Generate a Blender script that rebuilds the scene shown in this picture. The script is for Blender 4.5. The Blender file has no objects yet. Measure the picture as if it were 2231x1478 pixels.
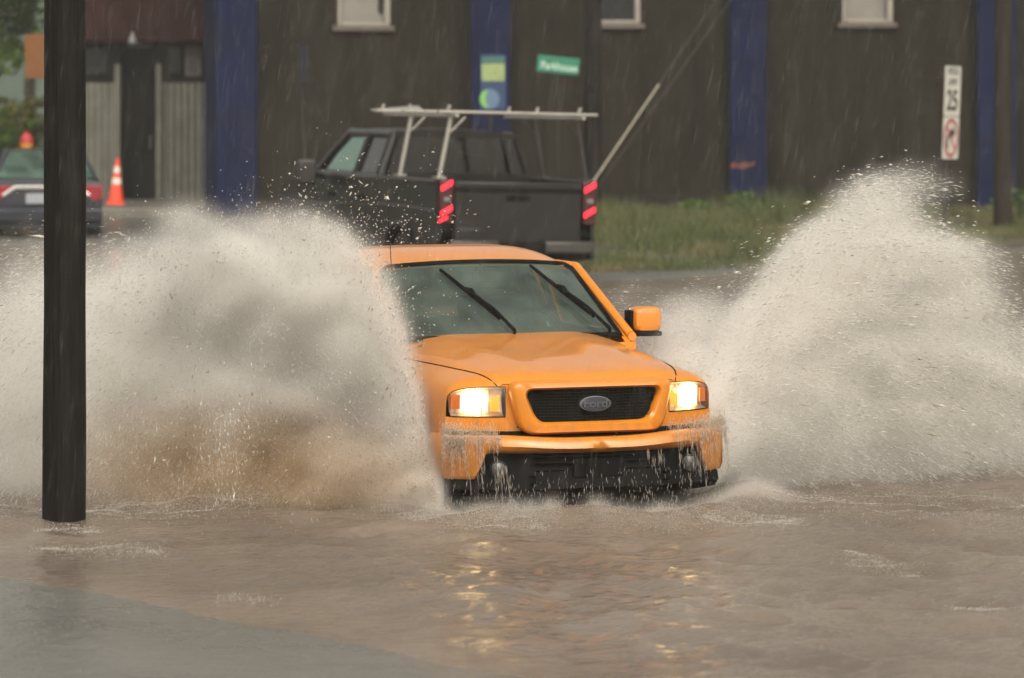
import bpy, bmesh, math, random
import numpy as np
from mathutils import Vector, Matrix, Euler

random.seed(7)
rng = np.random.default_rng(11)
R = math.radians
PI = math.pi
scene = bpy.context.scene
C = scene.collection

# ------------------------------------------------------------------ camera
CAM_H = 2.6
F_PX = 8000.0            # focal length in pixels of the 2231 px wide photograph
cam_d = bpy.data.cameras.new("camera")
cam = bpy.data.objects.new("camera", cam_d)
C.objects.link(cam)
cam.location = (0, 0, CAM_H)
cam.rotation_euler = (R(90), 0, 0)
cam_d.sensor_fit = 'HORIZONTAL'
cam_d.sensor_width = 36.0
cam_d.lens = F_PX / 2231.0 * 36.0
cam_d.shift_y = -549.0 / 2231.0
cam_d.clip_start = 0.5
cam_d.clip_end = 3000
cam_d.dof.use_dof = True
cam_d.dof.focus_distance = 21.2
cam_d.dof.aperture_fstop = 2.9
scene.camera = cam


def X_at(px, D):
    return (px - 1115.5) * D / F_PX


def Z_at(py, D):
    return CAM_H - (py - 190.0) * D / F_PX


# ------------------------------------------------------------------ light
SUN_ELEV, SUN_AZ = R(40), R(-150)
w = bpy.data.worlds.new("World")
scene.world = w
w.use_nodes = True
nt = w.node_tree
nt.nodes.clear()
out = nt.nodes.new("ShaderNodeOutputWorld")
bg = nt.nodes.new("ShaderNodeBackground")
sky = nt.nodes.new("ShaderNodeTexSky")
sky.sky_type = 'NISHITA'
sky.sun_disc = False
sky.sun_elevation = SUN_ELEV
sky.sun_rotation = R(150)
sky.dust_density = 6.0
sky.air_density = 1.0
sky.ozone_density = 1.0
hsv = nt.nodes.new("ShaderNodeHueSaturation")       # rain clouds take the blue out of the sky
hsv.inputs['Saturation'].default_value = 0.16
tint = nt.nodes.new("ShaderNodeMix")
tint.data_type = 'RGBA'
tint.blend_type = 'MULTIPLY'
tint.inputs['Factor'].default_value = 1.0
tint.inputs['B'].default_value = (1.0, 0.95, 0.84, 1)
nt.links.new(sky.outputs[0], hsv.inputs['Color'])
nt.links.new(hsv.outputs[0], tint.inputs['A'])
nt.links.new(tint.outputs['Result'], bg.inputs['Color'])
bg.inputs['Strength'].default_value = 0.15
nt.links.new(bg.outputs[0], out.inputs[0])

sun_d = bpy.data.lights.new("sun", 'SUN')
sun_d.energy = 1.5
sun_d.angle = R(40)
sun_d.color = (1.0, 0.93, 0.82)
sun = bpy.data.objects.new("sun", sun_d)
C.objects.link(sun)
sun.rotation_euler = (R(50), 0, R(-28))

vs = scene.view_settings
vs.view_transform = 'Standard'
vs.look = 'None'
vs.exposure = 0.32
vs.gamma = 1.0
scene.cycles.max_bounces = 24
scene.cycles.diffuse_bounces = 8
scene.cycles.glossy_bounces = 4
scene.cycles.transmission_bounces = 6
scene.cycles.transparent_max_bounces = 24
scene.cycles.volume_bounces = 20
scene.cycles.use_denoising = True
scene.cycles.sample_clamp_indirect = 6.0
scene.cycles.caustics_reflective = False
scene.cycles.caustics_refractive = False


# ------------------------------------------------------------------ materials
def mat(name):
    m = bpy.data.materials.new(name)
    m.use_nodes = True
    return m, m.node_tree, m.node_tree.nodes['Principled BSDF']


def pm(name, col, rough=0.5, metal=0.0, var=0.0, scale=6.0, bump=0.0, bscale=30.0, coat=0.0,
       dark=None, spec=0.5, stretch=(1, 1, 1), sheen=0.0, detail=5.0):
    m, t, b = mat(name)
    b.inputs['Base Color'].default_value = (*col, 1)
    b.inputs['Roughness'].default_value = rough
    b.inputs['Metallic'].default_value = metal
    b.inputs['Specular IOR Level'].default_value = spec
    if coat:
        b.inputs['Coat Weight'].default_value = coat
        b.inputs['Coat Roughness'].default_value = 0.06
    if var > 0 or bump > 0:
        tc = t.nodes.new("ShaderNodeTexCoord")
        mp = t.nodes.new("ShaderNodeMapping")
        mp.inputs['Scale'].default_value = stretch
        t.links.new(tc.outputs['Object'], mp.inputs['Vector'])
    if var > 0:
        n = t.nodes.new("ShaderNodeTexNoise")
        n.inputs['Scale'].default_value = scale
        n.inputs['Detail'].default_value = detail
        n.inputs['Roughness'].default_value = 0.65
        t.links.new(mp.outputs[0], n.inputs['Vector'])
        rp = t.nodes.new("ShaderNodeValToRGB")
        d = dark if dark else tuple(c * (1 - var) for c in col)
        li = tuple(min(1.0, c * (1 + var * 0.6)) for c in col)
        rp.color_ramp.elements[0].position = 0.32
        rp.color_ramp.elements[1].position = 0.68
        rp.color_ramp.elements[0].color = (*d, 1)
        rp.color_ramp.elements[1].color = (*li, 1)
        t.links.new(n.outputs[0], rp.inputs[0])
        t.links.new(rp.outputs[0], b.inputs['Base Color'])
    if bump > 0:
        n2 = t.nodes.new("ShaderNodeTexNoise")
        n2.inputs['Scale'].default_value = bscale
        n2.inputs['Detail'].default_value = 4.0
        t.links.new(mp.outputs[0], n2.inputs['Vector'])
        bp = t.nodes.new("ShaderNodeBump")
        bp.inputs['Strength'].default_value = bump
        bp.inputs['Distance'].default_value = 0.02
        t.links.new(n2.outputs[0], bp.inputs['Height'])
        t.links.new(bp.outputs[0], b.inputs['Normal'])
    return m


def emit_mat(name, col, strength, base=(0.5, 0.5, 0.5)):
    m, t, b = mat(name)
    b.inputs['Base Color'].default_value = (*base, 1)
    b.inputs['Emission Color'].default_value = (*col, 1)
    b.inputs['Emission Strength'].default_value = strength
    b.inputs['Roughness'].default_value = 0.2
    return m


def glass_mat(name, tint_col, film_col, film=0.3, rough=0.06, gloss=(1, 1, 1)):
    """wet car glass: clear pane + gloss + diffuse film coloured like reflected sky"""
    m = bpy.data.materials.new(name)
    m.use_nodes = True
    t = m.node_tree
    t.nodes.clear()
    o = t.nodes.new("ShaderNodeOutputMaterial")
    tr = t.nodes.new("ShaderNodeBsdfTransparent")
    tr.inputs[0].default_value = (*tint_col, 1)
    df = t.nodes.new("ShaderNodeBsdfDiffuse")
    df.inputs[0].default_value = (*film_col, 1)
    gl = t.nodes.new("ShaderNodeBsdfGlossy")
    gl.inputs['Roughness'].default_value = rough
    gl.inputs[0].default_value = (*gloss, 1)
    tc = t.nodes.new("ShaderNodeTexCoord")
    n = t.nodes.new("ShaderNodeTexNoise")
    n.inputs['Scale'].default_value = 3.2
    n.inputs['Detail'].default_value = 3.0
    t.links.new(tc.outputs['Object'], n.inputs['Vector'])
    mr = t.nodes.new("ShaderNodeMapRange")
    mr.inputs['From Min'].default_value = 0.3
    mr.inputs['From Max'].default_value = 0.7
    mr.inputs['To Min'].default_value = film * 0.45
    mr.inputs['To Max'].default_value = min(1.0, film * 1.45)
    t.links.new(n.outputs[0], mr.inputs['Value'])
    m1 = t.nodes.new("ShaderNodeMixShader")
    t.links.new(mr.outputs[0], m1.inputs[0])
    t.links.new(tr.outputs[0], m1.inputs[1])
    t.links.new(df.outputs[0], m1.inputs[2])
    fr = t.nodes.new("ShaderNodeFresnel")
    fr.inputs[0].default_value = 1.5
    m2 = t.nodes.new("ShaderNodeMixShader")
    t.links.new(fr.outputs[0], m2.inputs[0])
    t.links.new(m1.outputs[0], m2.inputs[1])
    t.links.new(gl.outputs[0], m2.inputs[2])
    t.links.new(m2.outputs[0], o.inputs[0])
    return m


def spray_mat(name, col, trans=0.35, clear=0.0):
    m = bpy.data.materials.new(name)
    m.use_nodes = True
    t = m.node_tree
    t.nodes.clear()
    o = t.nodes.new("ShaderNodeOutputMaterial")
    df = t.nodes.new("ShaderNodeBsdfDiffuse")
    df.inputs[0].default_value = (*col, 1)
    tl = t.nodes.new("ShaderNodeBsdfTranslucent")
    tl.inputs[0].default_value = (*col, 1)
    mx = t.nodes.new("ShaderNodeMixShader")
    mx.inputs[0].default_value = trans
    t.links.new(df.outputs[0], mx.inputs[1])
    t.links.new(tl.outputs[0], mx.inputs[2])
    last = mx
    if clear > 0:
        tp = t.nodes.new("ShaderNodeBsdfTransparent")
        m2 = t.nodes.new("ShaderNodeMixShader")
        m2.inputs[0].default_value = clear
        t.links.new(mx.outputs[0], m2.inputs[1])
        t.links.new(tp.outputs[0], m2.inputs[2])
        last = m2
    t.links.new(last.outputs[0], o.inputs[0])
    return m


M = {}
M['orange'] = pm('orange paint', (0.60, 0.205, 0.012), 0.34, 0.0, 0.10, 3, 0.06, 130, coat=0.6)
def muddy(m):
    t = m.node_tree
    b = t.nodes['Principled BSDF']
    src = b.inputs['Base Color'].links[0].from_socket
    tc = t.nodes.new("ShaderNodeTexCoord")
    sp_ = t.nodes.new("ShaderNodeSeparateXYZ")
    t.links.new(tc.outputs['Object'], sp_.inputs[0])
    h = t.nodes.new("ShaderNodeMapRange")
    h.inputs['From Min'].default_value = 0.95
    h.inputs['From Max'].default_value = 0.35
    h.inputs['To Min'].default_value = -0.12
    h.inputs['To Max'].default_value = 0.30
    t.links.new(sp_.outputs['Z'], h.inputs['Value'])
    n = t.nodes.new("ShaderNodeTexNoise")
    n.inputs['Scale'].default_value = 14.0
    n.inputs['Detail'].default_value = 7.0
    n.inputs['Roughness'].default_value = 0.7
    mp = t.nodes.new("ShaderNodeMapping")
    mp.inputs['Scale'].default_value = (1.6, 1.6, 0.5)
    t.links.new(tc.outputs['Object'], mp.inputs['Vector'])
    t.links.new(mp.outputs[0], n.inputs['Vector'])
    ad = t.nodes.new("ShaderNodeMath")
    ad.operation = 'ADD'
    t.links.new(h.outputs[0], ad.inputs[0])
    t.links.new(n.outputs[0], ad.inputs[1])
    r2 = t.nodes.new("ShaderNodeMapRange")
    r2.inputs['From Min'].default_value = 0.50
    r2.inputs['From Max'].default_value = 0.95
    r2.inputs['To Max'].default_value = 0.75
    t.links.new(ad.outputs[0], r2.inputs['Value'])
    mx = t.nodes.new("ShaderNodeMix")
    mx.data_type = 'RGBA'
    mx.inputs['B'].default_value = (0.22, 0.13, 0.07, 1)
    t.links.new(r2.outputs[0], mx.inputs['Factor'])
    t.links.new(src, mx.inputs['A'])
    t.links.new(mx.outputs['Result'], b.inputs['Base Color'])


muddy(M['orange'])
M['black_plastic'] = pm('black plastic', (0.004, 0.0036, 0.0033), 0.65, 0, 0.3, 8, spec=0.10)
M['grille_black'] = pm('grille black', (0.005, 0.004, 0.003), 0.7, 0, 0.3, 20, spec=0.2)
M['rubber'] = pm('rubber', (0.015, 0.014, 0.013), 0.75, 0, 0.3, 12, 0.2, 60)
M['rim'] = pm('rim metal', (0.35, 0.34, 0.32), 0.35, 0.8, 0.2, 10)
M['chrome'] = pm('chrome', (0.72, 0.72, 0.72), 0.14, 1.0, 0.08, 8)
M['lamp_chrome'] = pm('lamp chrome', (0.68, 0.65, 0.58), 0.45, 0.6, 0.1, 8)
M['emblem'] = pm('emblem blue', (0.035, 0.04, 0.06), 0.3, 0.3, 0.1, 8)
M['emblem_rim'] = pm('emblem rim', (0.11, 0.11, 0.115), 0.4, 0.5, 0.1, 8)
M['windshield'] = glass_mat('windshield glass', (0.50, 0.58, 0.54), (0.125, 0.170, 0.146), 0.38)  # teal diffuse film puts the sky's reflection into the colour
M['car_glass'] = glass_mat('side glass', (0.45, 0.52, 0.5), (0.13, 0.21, 0.175), 0.45, gloss=(0.28, 0.40, 0.34))
M['dark_glass'] = glass_mat('tinted glass', (0.06, 0.06, 0.06), (0.01, 0.01, 0.01), 0.3)
M['fog_glass'] = glass_mat('fog lamp glass', (0.4, 0.4, 0.4), (0.16, 0.155, 0.145), 0.4)
M['lens'] = glass_mat('lamp lens', (0.95, 0.94, 0.90), (0.5, 0.48, 0.42), 0.06)
M['lamp_on'] = emit_mat('lit headlamp', (1.0, 0.74, 0.38), 6.5)
def lamp_mat():
    m, t, b = mat('lit fluted reflector')
    b.inputs['Base Color'].default_value = (0.6, 0.57, 0.5, 1)
    b.inputs['Roughness'].default_value = 0.25
    tc = t.nodes.new("ShaderNodeTexCoord")
    mp = t.nodes.new("ShaderNodeMapping")
    mp.inputs['Location'].default_value = (-0.5, -0.5, -0.5)
    t.links.new(tc.outputs['Generated'], mp.inputs['Vector'])
    m2 = t.nodes.new("ShaderNodeMapping")
    m2.inputs['Scale'].default_value = (1.0, 0.0, 0.8)
    t.links.new(mp.outputs[0], m2.inputs['Vector'])
    ln = t.nodes.new("ShaderNodeVectorMath")
    ln.operation = 'LENGTH'
    t.links.new(m2.outputs[0], ln.inputs[0])
    mr = t.nodes.new("ShaderNodeMapRange")
    mr.interpolation_type = 'SMOOTHSTEP'
    mr.inputs['From Min'].default_value = 0.10
    mr.inputs['From Max'].default_value = 0.56
    mr.inputs['To Min'].default_value = 1.0
    mr.inputs['To Max'].default_value = 0.05
    t.links.new(ln.outputs['Value'], mr.inputs['Value'])
    m3 = t.nodes.new("ShaderNodeMapping")
    m3.inputs['Scale'].default_value = (9.0, 0.0, 0.7)
    t.links.new(tc.outputs['Generated'], m3.inputs['Vector'])
    n = t.nodes.new("ShaderNodeTexNoise")
    n.inputs['Scale'].default_value = 1.6
    n.inputs['Detail'].default_value = 3.0
    t.links.new(m3.outputs[0], n.inputs['Vector'])
    r2 = t.nodes.new("ShaderNodeMapRange")
    r2.inputs['From Min'].default_value = 0.35
    r2.inputs['From Max'].default_value = 0.65
    r2.inputs['To Min'].default_value = 1.5
    r2.inputs['To Max'].default_value = 21.0
    t.links.new(n.outputs[0], r2.inputs['Value'])
    mu = t.nodes.new("ShaderNodeMath")
    mu.operation = 'MULTIPLY'
    t.links.new(mr.outputs[0], mu.inputs[0])
    t.links.new(r2.outputs[0], mu.inputs[1])
    b.inputs['Emission Color'].default_value = (1.0, 0.69, 0.31, 1)
    t.links.new(mu.outputs[0], b.inputs['Emission Strength'])
    return m


M['lamp_on'] = lamp_mat()
M['lamp_facet'] = emit_mat('lit reflector facet', (1.0, 0.68, 0.32), 1.1, (0.7, 0.65, 0.5))
M['amber'] = emit_mat('amber lamp', (1.0, 0.20, 0.01), 0.22, (0.75, 0.16, 0.01))
M['amber_on'] = emit_mat('lit amber lamp', (1.0, 0.30, 0.015), 1.3, (0.85, 0.25, 0.02))
M['interior'] = pm('grey cloth', (0.035, 0.034, 0.032), 0.9, 0, 0.3, 10)
M['dash'] = pm('dashboard', (0.10, 0.09, 0.07), 0.7, 0, 0.2, 6)
M['black_paint'] = pm('black truck paint', (0.0062, 0.0055, 0.0058), 0.30, 0.0, 0.2, 4, 0.02, 60, coat=0.12, spec=0.28)
M['bumper_grey'] = pm('wet grey bumper', (0.05, 0.047, 0.045), 0.35, 0.4, 0.2, 6)
M['alu'] = pm('aluminium', (0.36, 0.345, 0.31), 0.45, 0.5, 0.12, 9)
M['tail_on'] = emit_mat('lit tail lamp', (1.0, 0.010, 0.022), 3.6, (0.5, 0.01, 0.02))
M['tail_off'] = pm('red tail lens', (0.045, 0.004, 0.006), 0.2, 0, 0.2, 10)
M['tail_car'] = pm('red car lens', (0.24, 0.014, 0.02), 0.2, 0, 0.2, 10)
M['bluegrey'] = pm('blue grey paint', (0.014, 0.017, 0.028), 0.3, 0.0, 0.15, 4, coat=0.15, spec=0.3)
M['plate'] = pm('licence plate', (0.27, 0.29, 0.33), 0.5, 0, 0.15, 30)
M['pole_wood'] = pm('dark wet wood', (0.0062, 0.0050, 0.0038), 0.8, 0, 0.6, 3, 0.9, 5, stretch=(7, 7, 0.35), spec=0.2)
M['brown_wood'] = pm('brown wood', (0.026, 0.021, 0.016), 0.8, 0, 0.4, 5, 0.4, 9, stretch=(9, 9, 0.5), spec=0.10)
M['olive'] = pm('olive wall', (0.0185, 0.0168, 0.0120), 0.8, 0, 0.40, 0.9, 0.25, 22, stretch=(2.5, 2.5, 0.5), spec=0.10)
M['blue'] = pm('blue pilaster paint', (0.0045, 0.0085, 0.038), 0.7, 0, 0.25, 1.6, 0.1, 25, spec=0.10)
M['maroon'] = pm('maroon boards', (0.032, 0.0125, 0.012), 0.75, 0, 0.3, 2.2, spec=0.10)
M['dark_trim'] = pm('dark trim', (0.009, 0.0085, 0.008), 0.7, 0, 0.3, 3, spec=0.10)
M['corrugated'] = pm('corrugated metal', (0.20, 0.20, 0.17), 0.5, 0.25, 0.25, 3)
M['pale_frame'] = pm('pale frame', (0.13, 0.125, 0.10), 0.6, 0, 0.2, 5)
M['white_frame'] = pm('white window frame', (0.26, 0.24, 0.21), 0.6, 0, 0.12, 5)
M['blind'] = pm('grey window blind', (0.19, 0.178, 0.16), 0.7, 0, 0.14, 2)
M['sill'] = pm('weathered sill', (0.12, 0.10, 0.085), 0.8, 0, 0.25, 6)
M['pane_dark'] = pm('dark pane', (0.012, 0.013, 0.015), 0.15, 0, 0.3, 2)
M['lamp_white'] = emit_mat('white wall lamp', (1.0, 0.95, 0.9), 0.03, (0.12, 0.12, 0.115))
M['sign_white'] = pm('white sign sheet', (0.52, 0.51, 0.46), 0.5, 0, 0.10, 6)
M['sign_black'] = pm('black lettering', (0.015, 0.015, 0.018), 0.6)
M['sign_red'] = pm('red sign ring', (0.36, 0.03, 0.045), 0.6)
M['sign_green'] = pm('green street sign', (0.012, 0.17, 0.105), 0.5, 0, 0.15, 8)
M['sign_letter'] = pm('pale sign lettering', (0.42, 0.55, 0.46), 0.5)
M['sign_back'] = pm('grey sign back', (0.03, 0.032, 0.040), 0.6, 0.2, 0.2, 6)
M['steel_post'] = pm('dark steel post', (0.022, 0.020, 0.018), 0.6, 0.3, 0.3, 8)
M['sign_orange'] = pm('orange sign board', (0.15, 0.055, 0.008), 0.6, 0, 0.15, 4)
M['board_blue'] = pm('blue notice board', (0.018, 0.045, 0.12), 0.6, 0, 0.2, 6)
M['board_teal'] = pm('teal band', (0.04, 0.13, 0.12), 0.6)
M['board_pale'] = pm('pale yellow green panel', (0.27, 0.34, 0.15), 0.6, 0, 0.2, 9)
M['logo_green'] = pm('green crescent', (0.18, 0.42, 0.11), 0.6)
M['logo_blue'] = pm('pale blue disc', (0.10, 0.17, 0.27), 0.6, 0, 0.2, 20)
M['cone_orange'] = pm('cone orange', (0.85, 0.075, 0.03), 0.55, 0, 0.08, 6)
M['cone_white'] = pm('cone white band', (0.70, 0.66, 0.60), 0.5, 0, 0.1, 6)
M['guard'] = pm('guy wire guard', (0.42, 0.39, 0.31), 0.5, 0, 0.12, 6)
M['wire'] = pm('steel wire', (0.10, 0.095, 0.085), 0.5, 0.4, 0.2, 8)
M['hyd_yellow'] = pm('yellow hydrant paint', (0.55, 0.25, 0.03), 0.5, 0, 0.15, 8)
M['hyd_red'] = pm('red hydrant paint', (0.40, 0.03, 0.035), 0.5, 0, 0.15, 8)
M['bark'] = pm('bark', (0.05, 0.042, 0.032), 0.9, 0, 0.35, 8, 0.4, 14)
M['patch_red'] = pm('faded red paint', (0.13, 0.035, 0.022), 0.8, 0, 0.4, 14)
M['kerb'] = pm('rust stained kerb', (0.075, 0.058, 0.048), 0.8, 0, 0.35, 3, 0.2, 20)
M['pavement'] = pm('pavement concrete', (0.13, 0.12, 0.105), 0.55, 0, 0.3, 2, 0.2, 30)
M['foam_white'] = spray_mat('white water', (0.95, 0.92, 0.86), 0.5)
M['foam_mud'] = spray_mat('muddy water', (0.50, 0.36, 0.235), 0.40)
M['rain'] = spray_mat('rain', (0.85, 0.83, 0.78), 0.5, 0.87)
M['pour'] = spray_mat('falling water', (0.80, 0.74, 0.66), 0.45, 0.35)


def leaf_mat(name, c1, c2):
    m, t, b = mat(name)
    g = t.nodes.new("ShaderNodeNewGeometry")
    rp = t.nodes.new("ShaderNodeValToRGB")
    rp.color_ramp.elements[0].color = (*c1, 1)
    rp.color_ramp.elements[1].color = (*c2, 1)
    t.links.new(g.outputs['Random Per Island'], rp.inputs[0])
    t.links.new(rp.outputs[0], b.inputs['Base Color'])
    b.inputs['Roughness'].default_value = 0.5
    tl = t.nodes.new("ShaderNodeBsdfTranslucent")
    t.links.new(rp.outputs[0], tl.inputs[0])
    mx = t.nodes.new("ShaderNodeMixShader")
    mx.inputs[0].default_value = 0.4
    o = t.nodes['Material Output']
    t.links.new(b.outputs[0], mx.inputs[1])
    t.links.new(tl.outputs[0], mx.inputs[2])
    t.links.new(mx.outputs[0], o.inputs[0])
    return m


M['leaf'] = leaf_mat('green leaves', (0.05, 0.105, 0.02), (0.16, 0.27, 0.04))
M['leaf_yellow'] = leaf_mat('yellow green leaves', (0.09, 0.11, 0.015), (0.26, 0.24, 0.03))
M['weed'] = leaf_mat('weed leaves', (0.05, 0.10, 0.018), (0.12, 0.19, 0.035))


def grass_mat():
    m, t, b = mat('wet grass')
    g = t.nodes.new("ShaderNodeNewGeometry")
    rp = t.nodes.new("ShaderNodeValToRGB")
    rp.color_ramp.elements[0].color = (0.040, 0.062, 0.018, 1)
    rp.color_ramp.elements[1].color = (0.16, 0.18, 0.065, 1)
    t.links.new(g.outputs['Random Per Island'], rp.inputs[0])
    n = t.nodes.new("ShaderNodeTexNoise")
    n.inputs['Scale'].default_value = 0.55
    n.inputs['Detail'].default_value = 3.0
    tc = t.nodes.new("ShaderNodeTexCoord")
    t.links.new(tc.outputs['Object'], n.inputs['Vector'])
    r2 = t.nodes.new("ShaderNodeValToRGB")
    r2.color_ramp.elements[0].position = 0.50
    r2.color_ramp.elements[1].position = 0.66
    t.links.new(n.outputs[0], r2.inputs[0])
    mx = t.nodes.new("ShaderNodeMix")
    mx.data_type = 'RGBA'
    mx.inputs['B'].default_value = (0.25, 0.20, 0.10, 1)
    t.links.new(r2.outputs[0], mx.inputs['Factor'])
    t.links.new(rp.outputs[0], mx.inputs['A'])
    t.links.new(mx.outputs['Result'], b.inputs['Base Color'])
    b.inputs['Roughness'].default_value = 0.55
    tl = t.nodes.new("ShaderNodeBsdfTranslucent")
    t.links.new(mx.outputs['Result'], tl.inputs[0])
    ms = t.nodes.new("ShaderNodeMixShader")
    ms.inputs[0].default_value = 0.4
    t.links.new(b.outputs[0], ms.inputs[1])
    t.links.new(tl.outputs[0], ms.inputs[2])
    t.links.new(ms.outputs[0], t.nodes['Material Output'].inputs[0])
    return m


M['grass'] = grass_mat()


def ground_mat():
    m, t, b = mat('wet asphalt')
    tc = t.nodes.new("ShaderNodeTexCoord")
    n = t.nodes.new("ShaderNodeTexNoise")
    n.inputs['Scale'].default_value = 0.9
    n.inputs['Detail'].default_value = 8.0
    n.inputs['Roughness'].default_value = 0.7
    t.links.new(tc.outputs['Object'], n.inputs['Vector'])
    rp = t.nodes.new("ShaderNodeValToRGB")
    rp.color_ramp.elements[0].position = 0.3
    rp.color_ramp.elements[1].position = 0.7
    rp.color_ramp.elements[0].color = (0.070, 0.068, 0.062, 1)
    rp.color_ramp.elements[1].color = (0.135, 0.130, 0.118, 1)
    t.links.new(n.outputs[0], rp.inputs[0])
    t.links.new(rp.outputs[0], b.inputs['Base Color'])
    rr = t.nodes.new("ShaderNodeMapRange")
    rr.inputs['To Min'].default_value = 0.16
    rr.inputs['To Max'].default_value = 0.42
    t.links.new(n.outputs[0], rr.inputs['Value'])
    t.links.new(rr.outputs[0], b.inputs['Roughness'])
    n2 = t.nodes.new("ShaderNodeTexNoise")
    n2.inputs['Scale'].default_value = 42.0
    n2.inputs['Detail'].default_value = 3.0
    t.links.new(tc.outputs['Object'], n2.inputs['Vector'])
    n3 = t.nodes.new("ShaderNodeTexNoise")
    n3.inputs['Scale'].default_value = 7.0
    n3.inputs['Detail'].default_value = 4.0
    t.links.new(tc.outputs['Object'], n3.inputs['Vector'])
    bp = t.nodes.new("ShaderNodeBump")
    bp.inputs['Strength'].default_value = 0.6
    bp.inputs['Distance'].default_value = 0.012
    t.links.new(n2.outputs[0], bp.inputs['Height'])
    bp2 = t.nodes.new("ShaderNodeBump")
    bp2.inputs['Strength'].default_value = 0.5
    bp2.inputs['Distance'].default_value = 0.05
    t.links.new(n3.outputs[0], bp2.inputs['Height'])
    t.links.new(bp.outputs[0], bp2.inputs['Normal'])
    t.links.new(bp2.outputs[0], b.inputs['Normal'])
    return m


M['asphalt'] = ground_mat()


def water_mat():
    m, t, b = mat('muddy flood water')
    tc = t.nodes.new("ShaderNodeTexCoord")
    n = t.nodes.new("ShaderNodeTexNoise")
    n.inputs['Scale'].default_value = 0.8
    n.inputs['Detail'].default_value = 6.0
    t.links.new(tc.outputs['Object'], n.inputs['Vector'])
    rp = t.nodes.new("ShaderNodeValToRGB")
    rp.color_ramp.elements[0].position = 0.34
    rp.color_ramp.elements[1].position = 0.66
    rp.color_ramp.elements[0].color = (0.112, 0.087, 0.068, 1)
    rp.color_ramp.elements[1].color = (0.178, 0.143, 0.113, 1)
    t.links.new(n.outputs[0], rp.inputs[0])
    t.links.new(rp.outputs[0], b.inputs['Base Color'])
    b.inputs['Roughness'].default_value = 0.07
    b.inputs['IOR'].default_value = 1.33
    n2 = t.nodes.new("ShaderNodeTexNoise")
    n2.inputs['Scale'].default_value = 16.0
    n2.inputs['Detail'].default_value = 5.0
    n2.inputs['Roughness'].default_value = 0.6
    mp = t.nodes.new("ShaderNodeMapping")
    mp.inputs['Scale'].default_value = (0.75, 1.0, 1.0)
    t.links.new(tc.outputs['Object'], mp.inputs['Vector'])
    t.links.new(mp.outputs[0], n2.inputs['Vector'])
    bp = t.nodes.new("ShaderNodeBump")
    bp.inputs['Strength'].default_value = 0.75
    bp.inputs['Distance'].default_value = 0.036
    t.links.new(n2.outputs[0], bp.inputs['Height'])
    t.links.new(bp.outputs[0], b.inputs['Normal'])
    return m


M['water'] = water_mat()


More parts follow.
